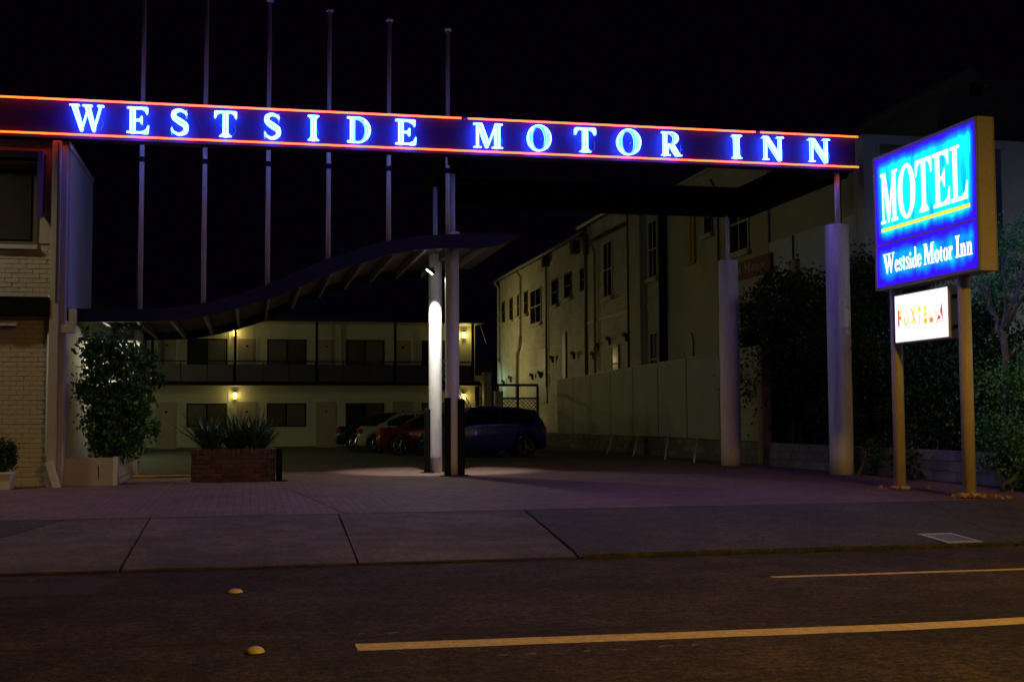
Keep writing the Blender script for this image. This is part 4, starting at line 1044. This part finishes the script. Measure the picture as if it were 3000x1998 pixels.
# lattice gate and cabinets between motel and manor
lg = thing('lattice_gate', 'dark lattice gate with top rail between motel and old building', 'gate', (10.9, 52, .3))
gx = np.linspace(9.6, 12.28, 4)
box('top_rail', (9.5, 51.95, 2.86), (12.3, 52.05, 2.97), M['dpipe'], lg)
for x in gx: box('gate_post', (x - .05, 51.96, .3), (x + .05, 52.04, 2.859), M['dpipe'], lg)
for i in range(3):
    a, b = gx[i] + .051, gx[i + 1] - .051
    box('mid_rail', (a, 51.97, 2.3), (b, 52.03, 2.38), M['dpipe'], lg)
    V = []; Fs = []
    for s in (1, -1):
        for q in np.arange(-2.3, b - a + .1, .17):
            p = []
            for u in (0, 1):
                z = .45 + u * 1.84; x = (a + q + u * 1.84) if s > 0 else (b - q - u * 1.84); p.append((x, z))
            (xa, za), (xb, zbb) = p
            lo, hi = a, b
            def cl(xa, za, xb, zb_):
                t0, t1 = 0., 1.; dx = xb - xa
                for bound, sg in ((lo, 1), (hi, -1)):
                    d0 = (xa - bound) * sg; d1 = (xb - bound) * sg
                    if d0 < 0 and d1 < 0: return None
                    if d0 < 0: t0 = max(t0, d0 / (d0 - d1))
                    if d1 < 0: t1 = min(t1, d0 / (d0 - d1))
                if t1 - t0 < .02: return None
                return (xa + dx * t0, za + (zb_ - za) * t0, xa + dx * t1, za + (zb_ - za) * t1)
            c = cl(xa, za, xb, zbb)
            if c:
                v, f = tubegeo([(c[0], 52 + .008 * s, c[1]), (c[2], 52 + .008 * s, c[3])], .016, 4); k = len(V); V += v; Fs += [tuple(j + k for j in z) for z in f]
    o = mesh('lattice', V, Fs, M['dpipe'], lg); o['kind'] = 'stuff'
for x, y, z1, lab in ((9.72, 50.2, 3.35, 'tall pale service cabinet at the motel corner'), (10.08, 49.6, 2.55, 'shorter green service cabinet beside the motel corner')):
    t = thing('service_cabinet', lab, 'cabinet', (x, y, .3)); box('case', (x - .17, y, .3), (x + .17, y + .4, z1), M['pipe'], t, .02); box('lid', (x - .19, y - .02, z1 + .001), (x + .19, y + .42, z1 + .04), M['frame'], t, .01); box('cabinet_door', (x - .14, y - .012, .5), (x + .14, y - .002, z1 - .1), M['fence'], t)
bk = thing('bulkhead_lamp', 'low greenish bulkhead lamp by the gate lighting the old wall', 'lamp', (13.6, 66.5, 3.3))
tube('lamp_post', [(13.75, 70.3, .3), (13.75, 70.3, 3.25)], .04, M['dpipe'], bk, 8)
box('housing', (13.68, 70.2, 3.25), (13.84, 70.4, 3.31), M['dpipe'], bk); box('lens', (13.70, 70.22, 3.311), (13.82, 70.38, 3.37), M['bulkglass'], bk)
light('POINT', 'bulkhead_glow', (13.6, 70.2, 3.6), P_BULKHEAD, (.50, 1, .72), bk, shadow_soft_size=.08)
sd = thing('garden_shed', 'small ochre shed with low roof far behind the gate', 'shed', (12.6, 78, .3))
box('wall', (11.2, 78, .3), (15.2, 81, 4.25), M['ochre'], sd); prism('roof', [(77.7, 4.26), (81.3, 4.26), (79.5, 5.3)], 'x', 11.0, 15.4, M['roof'], sd)
for i in range(4): box('window', (11.6 + i * .8, 77.96, 2.6), (12.1 + i * .8, 77.998, 3.9), M['glass'], sd)

# ================================================================== OLD MANOR BUILDING (right rear)
XW = 14.5
mn = thing('old_building', 'long old two-storey painted brick building beyond the fence', 'building', (XW, 50, .3))
box('rear_wing_wall', (XW, 51.3, .2), (XW + 8, 71.2, 9.62), M['manor'], mn)
box('middle_wing_wall', (XW - .12, 41.4, .2), (XW + 9, 51.28, 9.85), M['manor'], mn)
box('front_wing_wall', (XW - .02, 32.4, .2), (XW + 10, 41.38, 9.45), M['manor2'], mn)
box('front_wing_base', (XW - .06, 32.45, .2), (XW - .022, 41.3, 5.2), M['manor2'], mn)
def hip(x0, x1, y0, y1, z, h, ov=.35):
    x0 -= ov; x1 += ov; y0 -= ov; y1 += ov; xm = (x0 + x1) / 2; d = (x1 - x0) / 2
    return mesh('roof', [(x0, y0, z), (x1, y0, z), (x1, y1, z), (x0, y1, z), (xm, y0 + d, z + h), (xm, y1 - d, z + h)], [(0, 1, 4), (1, 2, 5, 4), (2, 3, 5), (3, 0, 4, 5), (0, 3, 2, 1)], M['roof'], mn)
hip(XW, XW + 8, 51.6, 71.2, 9.64, 1.2, .3); hip(XW - .1, XW + 9, 41.7, 51.2, 9.87, 1.1, .34)
tube('gutter', [(XW - .34, 51.35, 9.62), (XW - .34, 71.5, 9.62)], .075, M['pipe'], mn, 8)
tube('gutter', [(XW - .46, 41.5, 9.83), (XW - .46, 51.6, 9.83)], .08, M['frame'], mn, 8)
box('cornice', (XW - .2, 41.5, 9.0), (XW - .121, 51.2, 9.16), M['dpipe'], mn)
box('string_course', (XW - .17, 41.5, 5.55), (XW - .121, 51.2, 5.65), M['frame'], mn)
box('parapet_cap', (XW - .1, 32.3, 9.451), (XW + 10, 41.5, 9.55), M['manor2'], mn)
def win(y0, y1, z0, z1, x=XW, mul=1, m=None, proud=.0):
    wn = multibox('window', [((x - .055, y0, z0), (x - .002, y1, z0 + .07)), ((x - .055, y0, z1 - .07), (x - .002, y1, z1)), ((x - .055, y0, z0 + .071), (x - .002, y0 + .07, z1 - .071)), ((x - .055, y1 - .07, z0 + .071), (x - .002, y1, z1 - .071)), ((x - .045, y0 + .071, (z0 + z1) / 2 - .03), (x - .004, y1 - .071, (z0 + z1) / 2 + .03))] + ([((x - .045, (y0 + y1) / 2 - .03, z0 + .071), (x - .004, (y0 + y1) / 2 + .03, z1 - .071))] if mul > 1 else []), M['frame'] if mul > 1 else M['dpipe'], mn)
    box('pane', (x - .03, y0 + .071, z0 + .071), (x - .006, y1 - .071, z1 - .071), m or M['glass'], wn)
    box('sill', (x - .16, y0 - .12, z0 - .14), (x - .001, y1 + .12, z0 - .002), M['frame'], wn, .012)
for y in (69.9, 67.7, 65.6, 63.9): win(y - .38, y + .38, 7.05, 8.3)
win(60.4, 62.8, 6.35, 8.2, mul=2); win(56.9, 58.1, 6.95, 8.25); win(54.4, 55.6, 7.05, 8.25); win(51.65, 52.8, 7.1, 8.2)
win(47.4, 48.65, 6.4, 8.75, XW - .12, 2); win(41.75, 42.75, 6.55, 8.7, XW - .12, 2)
win(41.8, 42.7, 2.6, 4.6, XW - .12, 2); win(46.6, 47.6, 2.9, 4.4, XW - .12)
win(36.6, 37.3, 7.4, 8.5, XW - .02); win(33.7, 35.2, 6.45, 8.3, XW - .02, 2)
box('amber_drape', (XW - .10, 38.15, 6.6), (XW - .025, 38.9, 9.2), M['amber'], mn); box('amber_drape', (XW - .14, 38.4, 6.7), (XW - .101, 38.6, 9.2), M['amber'], mn)
# bay chimney breast, arched niche, downpipes, vents
box('chimney_breast', (XW - .42, 43.0, .2), (XW - .121, 44.3, 9.83), M['manor2'], mn)
prism('arched_niche', [(38.4, 2.6), (39.1, 2.6), (39.1, 4.0)] + [(38.75 + .35 * math.cos(a), 4.0 + .35 * math.sin(a)) for a in np.linspace(0, math.pi, 9)[1:]], 'x', XW - .10, XW - .021, M['dpipe'], mn)
def dpipe(y, z0, z1, m, r=.07, x=XW):
    tube('downpipe', [(x - .1, y, z0), (x - .1, y, z1 - .4), (x - .34, y, z1)], r, m, mn, 8)
dpipe(51.45, .4, 9.6, M['dpipe'], .12); dpipe(59.0, 3.0, 9.6, M['pipe'], .06); dpipe(65.0, 5.9, 9.6, M['pipe'], .06); dpipe(71.0, .4, 9.6, M['pipe'], .08); dpipe(49.8, 3, 9.0, M['pipe'], .06, XW - .12); dpipe(41.1, .4, 9.6, M['black'], .14, XW - .1); dpipe(36.0, 4.6, 9, M['dpipe'], .04); dpipe(45.0, 3, 9.7, M['dpipe'], .07, XW - .12)
tube('downpipe', [(XW - .12, 64.9, 5.9), (XW - .12, 65.4, 5.3), (XW - .12, 65.8, 5.1), (XW - .12, 65.9, 2.5)], .09, M['pipe'], mn, 8)
tube('downpipe', [(XW - .12, 71.0, 5.0), (XW - .12, 70.4, 4.6), (XW - .12, 70.3, 3.0)], .06, M['frame'], mn, 8)
for y, z, h in ((69.2, 9.7, 10.5), (60.2, 9.8, 11.0), (54.0, 9.8, 10.4), (71.5, 9.0, 10.3)): tube('vent_pipe', [(XW + .5, y, z), (XW + .5, y, h)], .05, M['dpipe'], mn, 8)
for y, z in ((69.4, 3.6), (67.4, 3.75), (62.0, 3.7), (60.2, 3.75), (57.6, 4.4), (53.6, 4.4), (49.6, 4.55), (45.6, 4.7), (47.9, 4.7), (50.3, 4.2)):
    tube('vent_cowl', [(XW - .12, y, z - .25), (XW - .14, y, z), (XW - .30, y, z + .03)], [.06, .09, .10], M['dpipe'], mn, 8)
box('side_door', (XW - .06, 59.2, 2.2), (XW - .002, 61.2, 5.0), M['pipe'], mn); box('side_door', (XW - .06, 55.4, 2.4), (XW - .002, 56.0, 5.5), M['dpipe'], mn)
box('overflow_head', (XW - .34, 52.9, 8.9), (XW - .02, 53.4, 9.5), M['dpipe'], mn); box('overflow_head', (XW - .34, 58.6, 9.0), (XW - .02, 59.0, 9.55), M['dpipe'], mn); box('overflow_head', (XW - .30, 51.0, 8.6), (XW - .122, 51.25, 9.5), M['dpipe'], mn)
# white rendered front block with parapet and recessed balcony
wb = thing('white_block', 'pale flat-roofed building front behind the hedge and lit sign', 'building', (XW, 27, .3))
box('side_wall', (XW - .01, 27.3, .2), (XW + 14, 32.38, 6.45), M['manorwhite'], wb)
box('upper_wall', (XW + .05, 27.35, 6.451), (XW + 14, 32.38, 8.1), M['manor2'], wb)
box('parapet', (XW - .06, 26.75, 8.101), (XW + 16, 32.39, 8.32), M['manorwhite'], wb)
box('corner_pier', (XW - .02, 26.78, .2), (XW + .42, 27.28, 8.1), M['manorwhite'], wb)
box('front_pier', (XW + 3.72, 26.78, .2), (XW + 14, 27.28, 8.1), M['manorwhite'], wb)
box('front_base', (XW + .43, 26.9, .2), (XW + 3.71, 27.28, 5.1), M['manorwhite'], wb)
box('balcony_wall', (XW + .43, 26.95, 5.1), (XW + 3.71, 27.06, 6.1), M['manorwhite'], wb)
wn = box('window', (XW + .8, 27.285, 5.2), (XW + 3.5, 27.298, 7.7), M['dpipe'], wb); box('pane', (XW + .9, 27.275, 5.3), (XW + 3.4, 27.284, 7.6), M['glass'], wn)
tube('downpipe', [(XW - .1, 30.6, .5), (XW - .1, 30.6, 6.4)], .03, M['black'], wb, 8)
prism('timber_cowl', [(30.35, 4.9), (30.95, 4.9), (30.85, 5.75), (30.42, 5.75)], 'x', XW - .14, XW - .011, M['timber'], wb)
box('vent_grille', (XW - .06, 33.0, 3.4), (XW - .021, 34.3, 3.95), M['black'], mn)
# maroon name board on the wall
nb = thing('name_board', 'faded maroon name board on the old wall behind the rear column', 'sign', (XW - .1, 33.5, 5.6))
box('board', (XW - .13, 32.08, 5.60), (XW - .065, 35.5, 6.14), M['maroon'], nb, .006)
def word(txt, parent, m, org, ux, uy, total, hh, depth, gap=.10, space=.4, name='letter', res=1 / 40):
    ws = [(.0 if c == ' ' else glyph(c)[0]) for c in txt]
    tot = sum(w_ if w_ else space for w_ in ws) + gap * (len(txt) - 1); k = total / tot; x = 0
    for c, w_ in zip(txt, ws):
        if w_: letter(name, c, m, parent, Vector(org) + Vector(ux) * x * k, ux, uy, w_ * k, hh * (1.18 if c in 'esorna' else 1), depth, res)
        x += (w_ or space) + gap
word('ld Manor', nb, M['lettering'], (XW - .134, 34.55, 5.76), (0, -1, 0), (0, 0, 1), 2.15, .30, .006)
# dark rounded rooftop structure above
rt = thing('rounded_rooftop', 'dark rounded rooftop structure against the night sky at top right', 'building', (34, 46, .3))
prof = [(28.1, 8), (28.15, 12.5), (28.22, 13.17), (28.35, 14.1), (28.57, 14.77), (28.9, 15.35), (29.3, 15.84), (29.7, 16.17), (30.0, 16.3), (30.15, 16.3), (30.16, 16.05), (30.5, 15.85), (42, 15.8), (42, 8)]
prism('wall', prof, 'y', 46, 54, M['deco'], rt)
box('window', (29.9, 45.95, 15.1), (30.43, 45.998, 15.63), M['black'], rt)
for z in (14.7, 15.15, 15.5): box('ledge', (30.6, 45.8, z), (41.9, 45.998, z + .08), M['deco'], rt)
box('roof_base', (28.1, 46.2, .3), (42, 53.8, 7.99), M['deco'], rt)

# ================================================================== LIT MOTEL SIGN (two faces, end on to the street)
sg = thing('motel_sign', 'large backlit blue sign on two posts with white lettering', 'sign', (10.65, 17.6, .3))
SX0, SX1, SY0, SY1, SZ0, SZ1 = 10.50, 10.80, 16.02, 19.10, 3.635, 5.94
multibox('sign_case', [((SX0 + .012, SY0, SZ0), (SX1 - .012, SY0 + .03, SZ1)), ((SX0 + .012, SY1 - .03, SZ0), (SX1 - .012, SY1, SZ1)), ((SX0 + .012, SY0 + .031, SZ1 - .03), (SX1 - .012, SY1 - .031, SZ1)), ((SX0 + .012, SY0 + .031, SZ0), (SX1 - .012, SY1 - .031, SZ0 + .03))], M['signcase'], sg)
ZS = 4.405
def face(x, nrm, z0, z1, name, mm='s_face'):
    y0, y1 = SY0 + .05, SY1 - .05
    V = [(x, y0, z0), (x, y1, z0), (x, y1, z1), (x, y0, z1)]
    o = mesh(name, V, [(0, 1, 2, 3) if nrm > 0 else (3, 2, 1, 0)], M[mm], sg)
    uv = o.data.uv_layers.new(name='uv')
    for li, lp in enumerate(o.data.loops):
        v = V[lp.vertex_index]; uv.data[li].uv = ((y1 - v[1]) / (y1 - y0), (v[2] - z0) / (z1 - z0))
    return o
for x, nr in ((SX0 + .016, -1), (SX1 - .016, 1)):
    face(x, nr, ZS + .014, SZ1 - .05, 'upper_face'); face(x, nr, SZ0 + .05, ZS - .014, 'lower_face', 's_face2')
    xa, xb = (x - .016, x + .004) if nr < 0 else (x - .004, x + .016)
    for a, b, c, d in ((SY0, SY0 + .05, SZ0, SZ1), (SY1 - .05, SY1, SZ0, SZ1)): box('trim', (xa, a, c), (xb, b, d), M['signcase'], sg)
    for c, d in ((SZ0, SZ0 + .05), (SZ1 - .05, SZ1)): box('trim', (xa, SY0 + .051, c), (xb, SY1 - .051, d), M['signcase'], sg)
    box('divider', (xa + .004, SY0 + .051, ZS - .014), (xb, SY1 - .051, ZS + .014), M['white'], sg)
xl = SX0 + .0125
# MOTEL: letters across the upper face (reading direction is towards the camera, -y)
for ch, a, b in (('M', .06, .245), ('O', .25, .43), ('T', .435, .595), ('E', .61, .765), ('L', .775, .925)):
    y0 = SY1 - .05 - a * 2.98; letter('letter', ch, M['s_white'], sg, (xl, y0, 4.755), (0, -1, 0), (0, 0, 1), (b - a) * 2.98, .86, .004)
box('underline', (xl - .002, SY0 + .05 + .06 * 2.98, 4.615), (xl + .002, SY1 - .05 - .06 * 2.98, 4.675), M['s_yellow'], sg)
word('Westside Motor Inn', sg, M['s_white'], (xl, SY1 - .05 - .07 * 2.98, 3.90), (0, -1, 0), (0, 0, 1), 2.62, .335, .004, .04, .20, 'small_letter', 1 / 44)
for i, (dx, dz) in enumerate(((.10, .13), (.2, .42), (.2, .83), (.11, 1.1), (.22, 1.45), (.12, 1.74))):
    tube('rivet', [(SX0 + dx, SY0 - .006, SZ1 - dz), (SX0 + dx, SY0 + .002, SZ1 - dz)], .013, M['white'], sg, 8)
for y, x in ((18.72, 10.66), (16.70, 10.66)):
    tube('post', [(x, y, .27), (x, y, SZ0 + .0)], .098, M['signcase'], sg, 24)
    tube('base_flange', [(x, y, .28), (x, y, .325)], .16, M['signcase'], sg, 20)
# small white lightbox under it
lb = thing('lightbox_sign', 'small white backlit box sign with colourful lettering between the posts', 'sign', (10.68, 17.8, 2.7))
LX0, LX1, LY0, LY1, LZ0, LZ1 = 10.56, 10.80, 16.98, 18.60, 2.70, 3.515
multibox('case', [((LX0 + .006, LY0, LZ0), (LX1 - .006, LY0 + .02, LZ1)), ((LX0 + .006, LY1 - .02, LZ0), (LX1 - .006, LY1, LZ1)), ((LX0 + .006, LY0 + .021, LZ1 - .02), (LX1 - .006, LY1 - .021, LZ1)), ((LX0 + .006, LY0 + .021, LZ0), (LX1 - .006, LY1 - .021, LZ0 + .02))], M['signcase'], lb)
for x in (LX0 + .003, LX1 - .003): box('lit_face', (x - .002, LY0 + .022, LZ0 + .022), (x + .002, LY1 - .022, LZ1 - .022), M['f_white'], lb)
for z in (2.85, 3.32): box('mount', (LX0 + .08, LY0 - .18, z), (LX1 - .08, LY0 - .001, z + .05), M['black'], lb)
for z in (2.85, 3.32): box('mount', (LX0 + .08, LY1 + .001, z), (LX1 - .08, LY1 + .03, z + .05), M['black'], lb)
fw, fh = LY1 - LY0, LZ1 - LZ0
def fx(name, polys, m):
    V = []; Fs = []
    for P in polys:
        k = len(V); n = len(P)
        for dx in (.0, .003): V += [(LX0 - .0015 - dx, LY1 - u * fw, LZ1 - v * fh) for u, v in P]
        Fs += [tuple(range(k, k + n)), tuple(range(k + 2 * n - 1, k + n - 1, -1))] + [(k + i, k + n + i, k + n + (i + 1) % n, k + (i + 1) % n) for i in range(n)]
    return mesh(name, V, Fs, m, lb)
def fr(a, b, c, d): return [(a, b), (c, b), (c, d), (a, d)]
def fe(cx, cy, rx, ry, n=18): return [(cx + rx * math.cos(2 * math.pi * i / n), cy + ry * math.sin(2 * math.pi * i / n)) for i in range(n)]
fx('printed_letter', [fr(.075, .33, .100, .66)], M['f_red']); fx('printed_letter', [fe(.122, .375, .020, .045)], M['f_yel']); fx('printed_letter', [fe(.122, .485, .020, .045)], M['f_org'])
fx('printed_letter', [[(.19 + .045 + .048 * math.cos(a), .53 + .12 * math.sin(a)) for a in np.linspace(-.5, math.pi + .5, 16)] + [(.235 + .030 * math.cos(a), .53 + .085 * math.sin(a)) for a in np.linspace(math.pi + .5, -.5, 16)]], M['f_yel2']); fx('printed_letter', [fe(.235, .365, .02, .025)], M['f_yel'])
fx('printed_letter', [[(.325, .33), (.35, .33), (.425, .65), (.40, .65)]], M['f_yel2']); fx('printed_letter', [[(.395, .33), (.42, .33), (.381, .472), (.368, .436)], [(.369, .505), (.382, .54), (.35, .65), (.325, .65)]], M['f_yel'])
fx('printed_letter', [fe(.485, .365, .032, .06)], M['f_yel']); fx('printed_letter', [fr(.478, .46, .492, .66)], M['f_yel2'])
fx('printed_letter', [fe(.595, .365, .027, .05)], M['f_yel']); fx('printed_letter', [fe(.595, .48, .027, .05)], M['f_yel']); fx('printed_letter', [fr(.565, .56, .625, .665)], M['f_yel2'])
fx('printed_letter', [fr(.672, .44, .686, .56)], M['f_yel2']); fx('printed_letter', [fr(.668, .565, .735, .66)], M['f_org'])
fx('printed_emblem', [[(.895, .30), (.905, .64), (.86, .46)], [(.80, .64), (.835, .52), (.87, .60)]], M['f_red']); fx('printed_emblem', [[(.775, .40), (.80, .48), (.785, .62)]], M['f_yel2']); fx('printed_emblem', [[(.78, .655), (.91, .66), (.91, .672), (.78, .675)]], M['f_org'])

# dry leaves blown round the sign posts
lv = []
for x, y, n in ((10.35, 18.55, 26), (10.45, 16.55, 40), (10.9, 16.5, 22), (10.8, 18.5, 12)):
    for i in range(n):
        xx, yy = x + random.gauss(0, .16), y + random.gauss(0, .10)
        lv.append((xx, yy, ZD(yy) + random.uniform(.015, .06)))
o = leafmesh('fallen_leaves', np.array(lv), .05, M['dry'], None, 0, 1.6); o['kind'] = 'stuff'; o['label'] = 'dry orange leaves blown against the sign posts'

# ================================================================== HEDGE, SHRUBS AND TREE on the right
def bush(name, lab, lo, hi, n, k, size, sd, m='leafdark', stems=5, shell=.55, grp='bushes behind the block wall'):
    c = ((lo[0] + hi[0]) / 2, (lo[1] + hi[1]) / 2, .3)
    t = thing(name, lab, 'bush', c, grp)
    for i in range(stems): stem(t, (c[0] + random.uniform(-.3, .3), c[1] + random.uniform(-.4, .4), .28), (random.uniform(lo[0] + .2, hi[0] - .2), random.uniform(lo[1] + .2, hi[1] - .2), lo[2] + (hi[2] - lo[2]) * random.uniform(.5, .85)), .05, name='trunk' if i == 0 else 'stem')
    leafmesh('crown', clumps(n, k, lo, hi, sd, shell), size, M[m], t, .35, 1.7)
    return t
bush('dense_bush', 'dark dense bush bulging over the wall left of the right column', (12.15, 26.2, .95), (14.35, 30.3, 5.05), 26000, 230, .060, .19)
bush('dense_bush', 'dark hedge bush between the right column and the lit sign', (12.35, 22.3, .75), (14.4, 26.6, 4.95), 30000, 240, .062, .21)
bush('dense_bush', 'hedge bush behind the two sign posts', (12.25, 19.3, .6), (14.2, 22.9, 3.75), 28000, 240, .054, .18, 'leafdark')
bush('dense_bush', 'glossy green hedge bush right of the sign posts at the picture edge', (12.05, 15.9, .55), (14.2, 19.8, 2.60), 20000, 220, .042, .15, 'leaf')
tt = thing('small_tree', 'small tree with pale branching trunk right of the lit sign', 'tree', (12.85, 19.0, .3))
def limb(p0, p1, r0, r1, k=6, w_=.06, name='limb'):
    p0 = Vector(p0); p1 = Vector(p1); P = [p0.lerp(p1, i / k) + (Vector((random.uniform(-w_, w_), random.uniform(-w_, w_), 0)) if 0 < i < k else Vector()) for i in range(k + 1)]
    return tube(name, P, [r0 + (r1 - r0) * i / k for i in range(k + 1)], M['bark'], tt, 9)
limb((12.85, 19.0, .28), (12.82, 18.95, 3.0), .075, .055, name='trunk')
ends = []
for dx, dy, dz in ((-.15, .55, 1.2), (.15, -.6, 1.25), (.1, .1, 1.5), (-.25, -.9, .8), (.3, .9, .75), (-.4, .1, 1.0), (.4, -.2, .9)):
    e = (12.85 + dx, 18.95 + dy, 2.9 + dz); limb((12.82, 18.95, 2.75 + random.uniform(0, .25)), e, .034, .011); ends.append(e)
    for q in range(2):
        e2 = (e[0] + random.uniform(-.4, .4), e[1] + random.uniform(-.5, .5), e[2] + random.uniform(.1, .6)); limb(Vector((12.82, 18.95, 2.9)).lerp(Vector(e), .6), e2, .018, .006, 4, .04)
leafmesh('crown', np.vstack([clumps(5200, 110, (12.95, 16.6, 3.2), (14.6, 21.2, 5.0), .15, .3), clumps(1500, 40, (12.3, 17.2, 3.55), (13.2, 20.8, 4.9), .12)]), .042, M['leaf'], tt, .4, 1.9)
bush('low_plant', 'small straggly plant growing out at the wall base behind the sign', (11.95, 20.4, .3), (12.30, 21.6, .85), 420, 14, .05, .07, 'leafdark', 2, .2, 'weeds at the wall foot')
bush('low_plant', 'straggly creeper hanging over the block wall by the right column', (12.05, 22.1, .3), (12.32, 22.9, 1.1), 420, 14, .05, .08, 'leafdark', 2, .2, 'weeds at the wall foot')
bush('low_plant', 'creeper spilling over the block wall below the glossy hedge', (12.0, 16.7, .3), (12.32, 18.6, 1.2), 900, 30, .055, .09, 'leaf', 3, .2, 'weeds at the wall foot')

# ================================================================== STREET LAMPS on the near side of the road
def street_lamp(x, y, lab, power, colr, sz=160, bo=-1):
    t = thing('street_lamp', lab, 'street lamp', (x, y + 2.6 * bo, .1), 'street lamps')
    tube('pole', [(x, y + 2.6 * bo, .09), (x, y + 2.6 * bo, 7.6), (x, y + 2.2 * bo, 8.5), (x, y + .9 * bo, 8.85), (x, y + .1 * bo, 8.88)], [.10, .075, .06, .05, .045], M['grate'], t, 14)
    box('lamp_head', (x - .14, y - .15, 8.80), (x + .14, y + .5, 8.94), M['grate'], t, .04)
    box('lens', (x - .10, y - .05, 8.775), (x + .10, y + .42, 8.799), M['sodium'], t)
    s = light('SPOT', 'sodium_light', (x, y + .2, 8.74), power, colr, t, spot_size=math.radians(sz), spot_blend=.5, shadow_soft_size=.35)
    s.rotation_euler = Vector((0, .12, -1)).to_track_quat('-Z', 'Y').to_euler()
street_lamp(8.5, 1.6, 'sodium street lamp on the near pavement to the right', P_STREET, (1, .54, .05))
street_lamp(26.0, 12.5, 'cool white street lamp on the far pavement well to the right', P_COOL, (.86, .93, 1), 178, 1)
street_lamp(-7.5, 20.0, 'warm white lamp post on the footpath left of the painted brick front', P_FACADE, (1, .88, .62), 124)
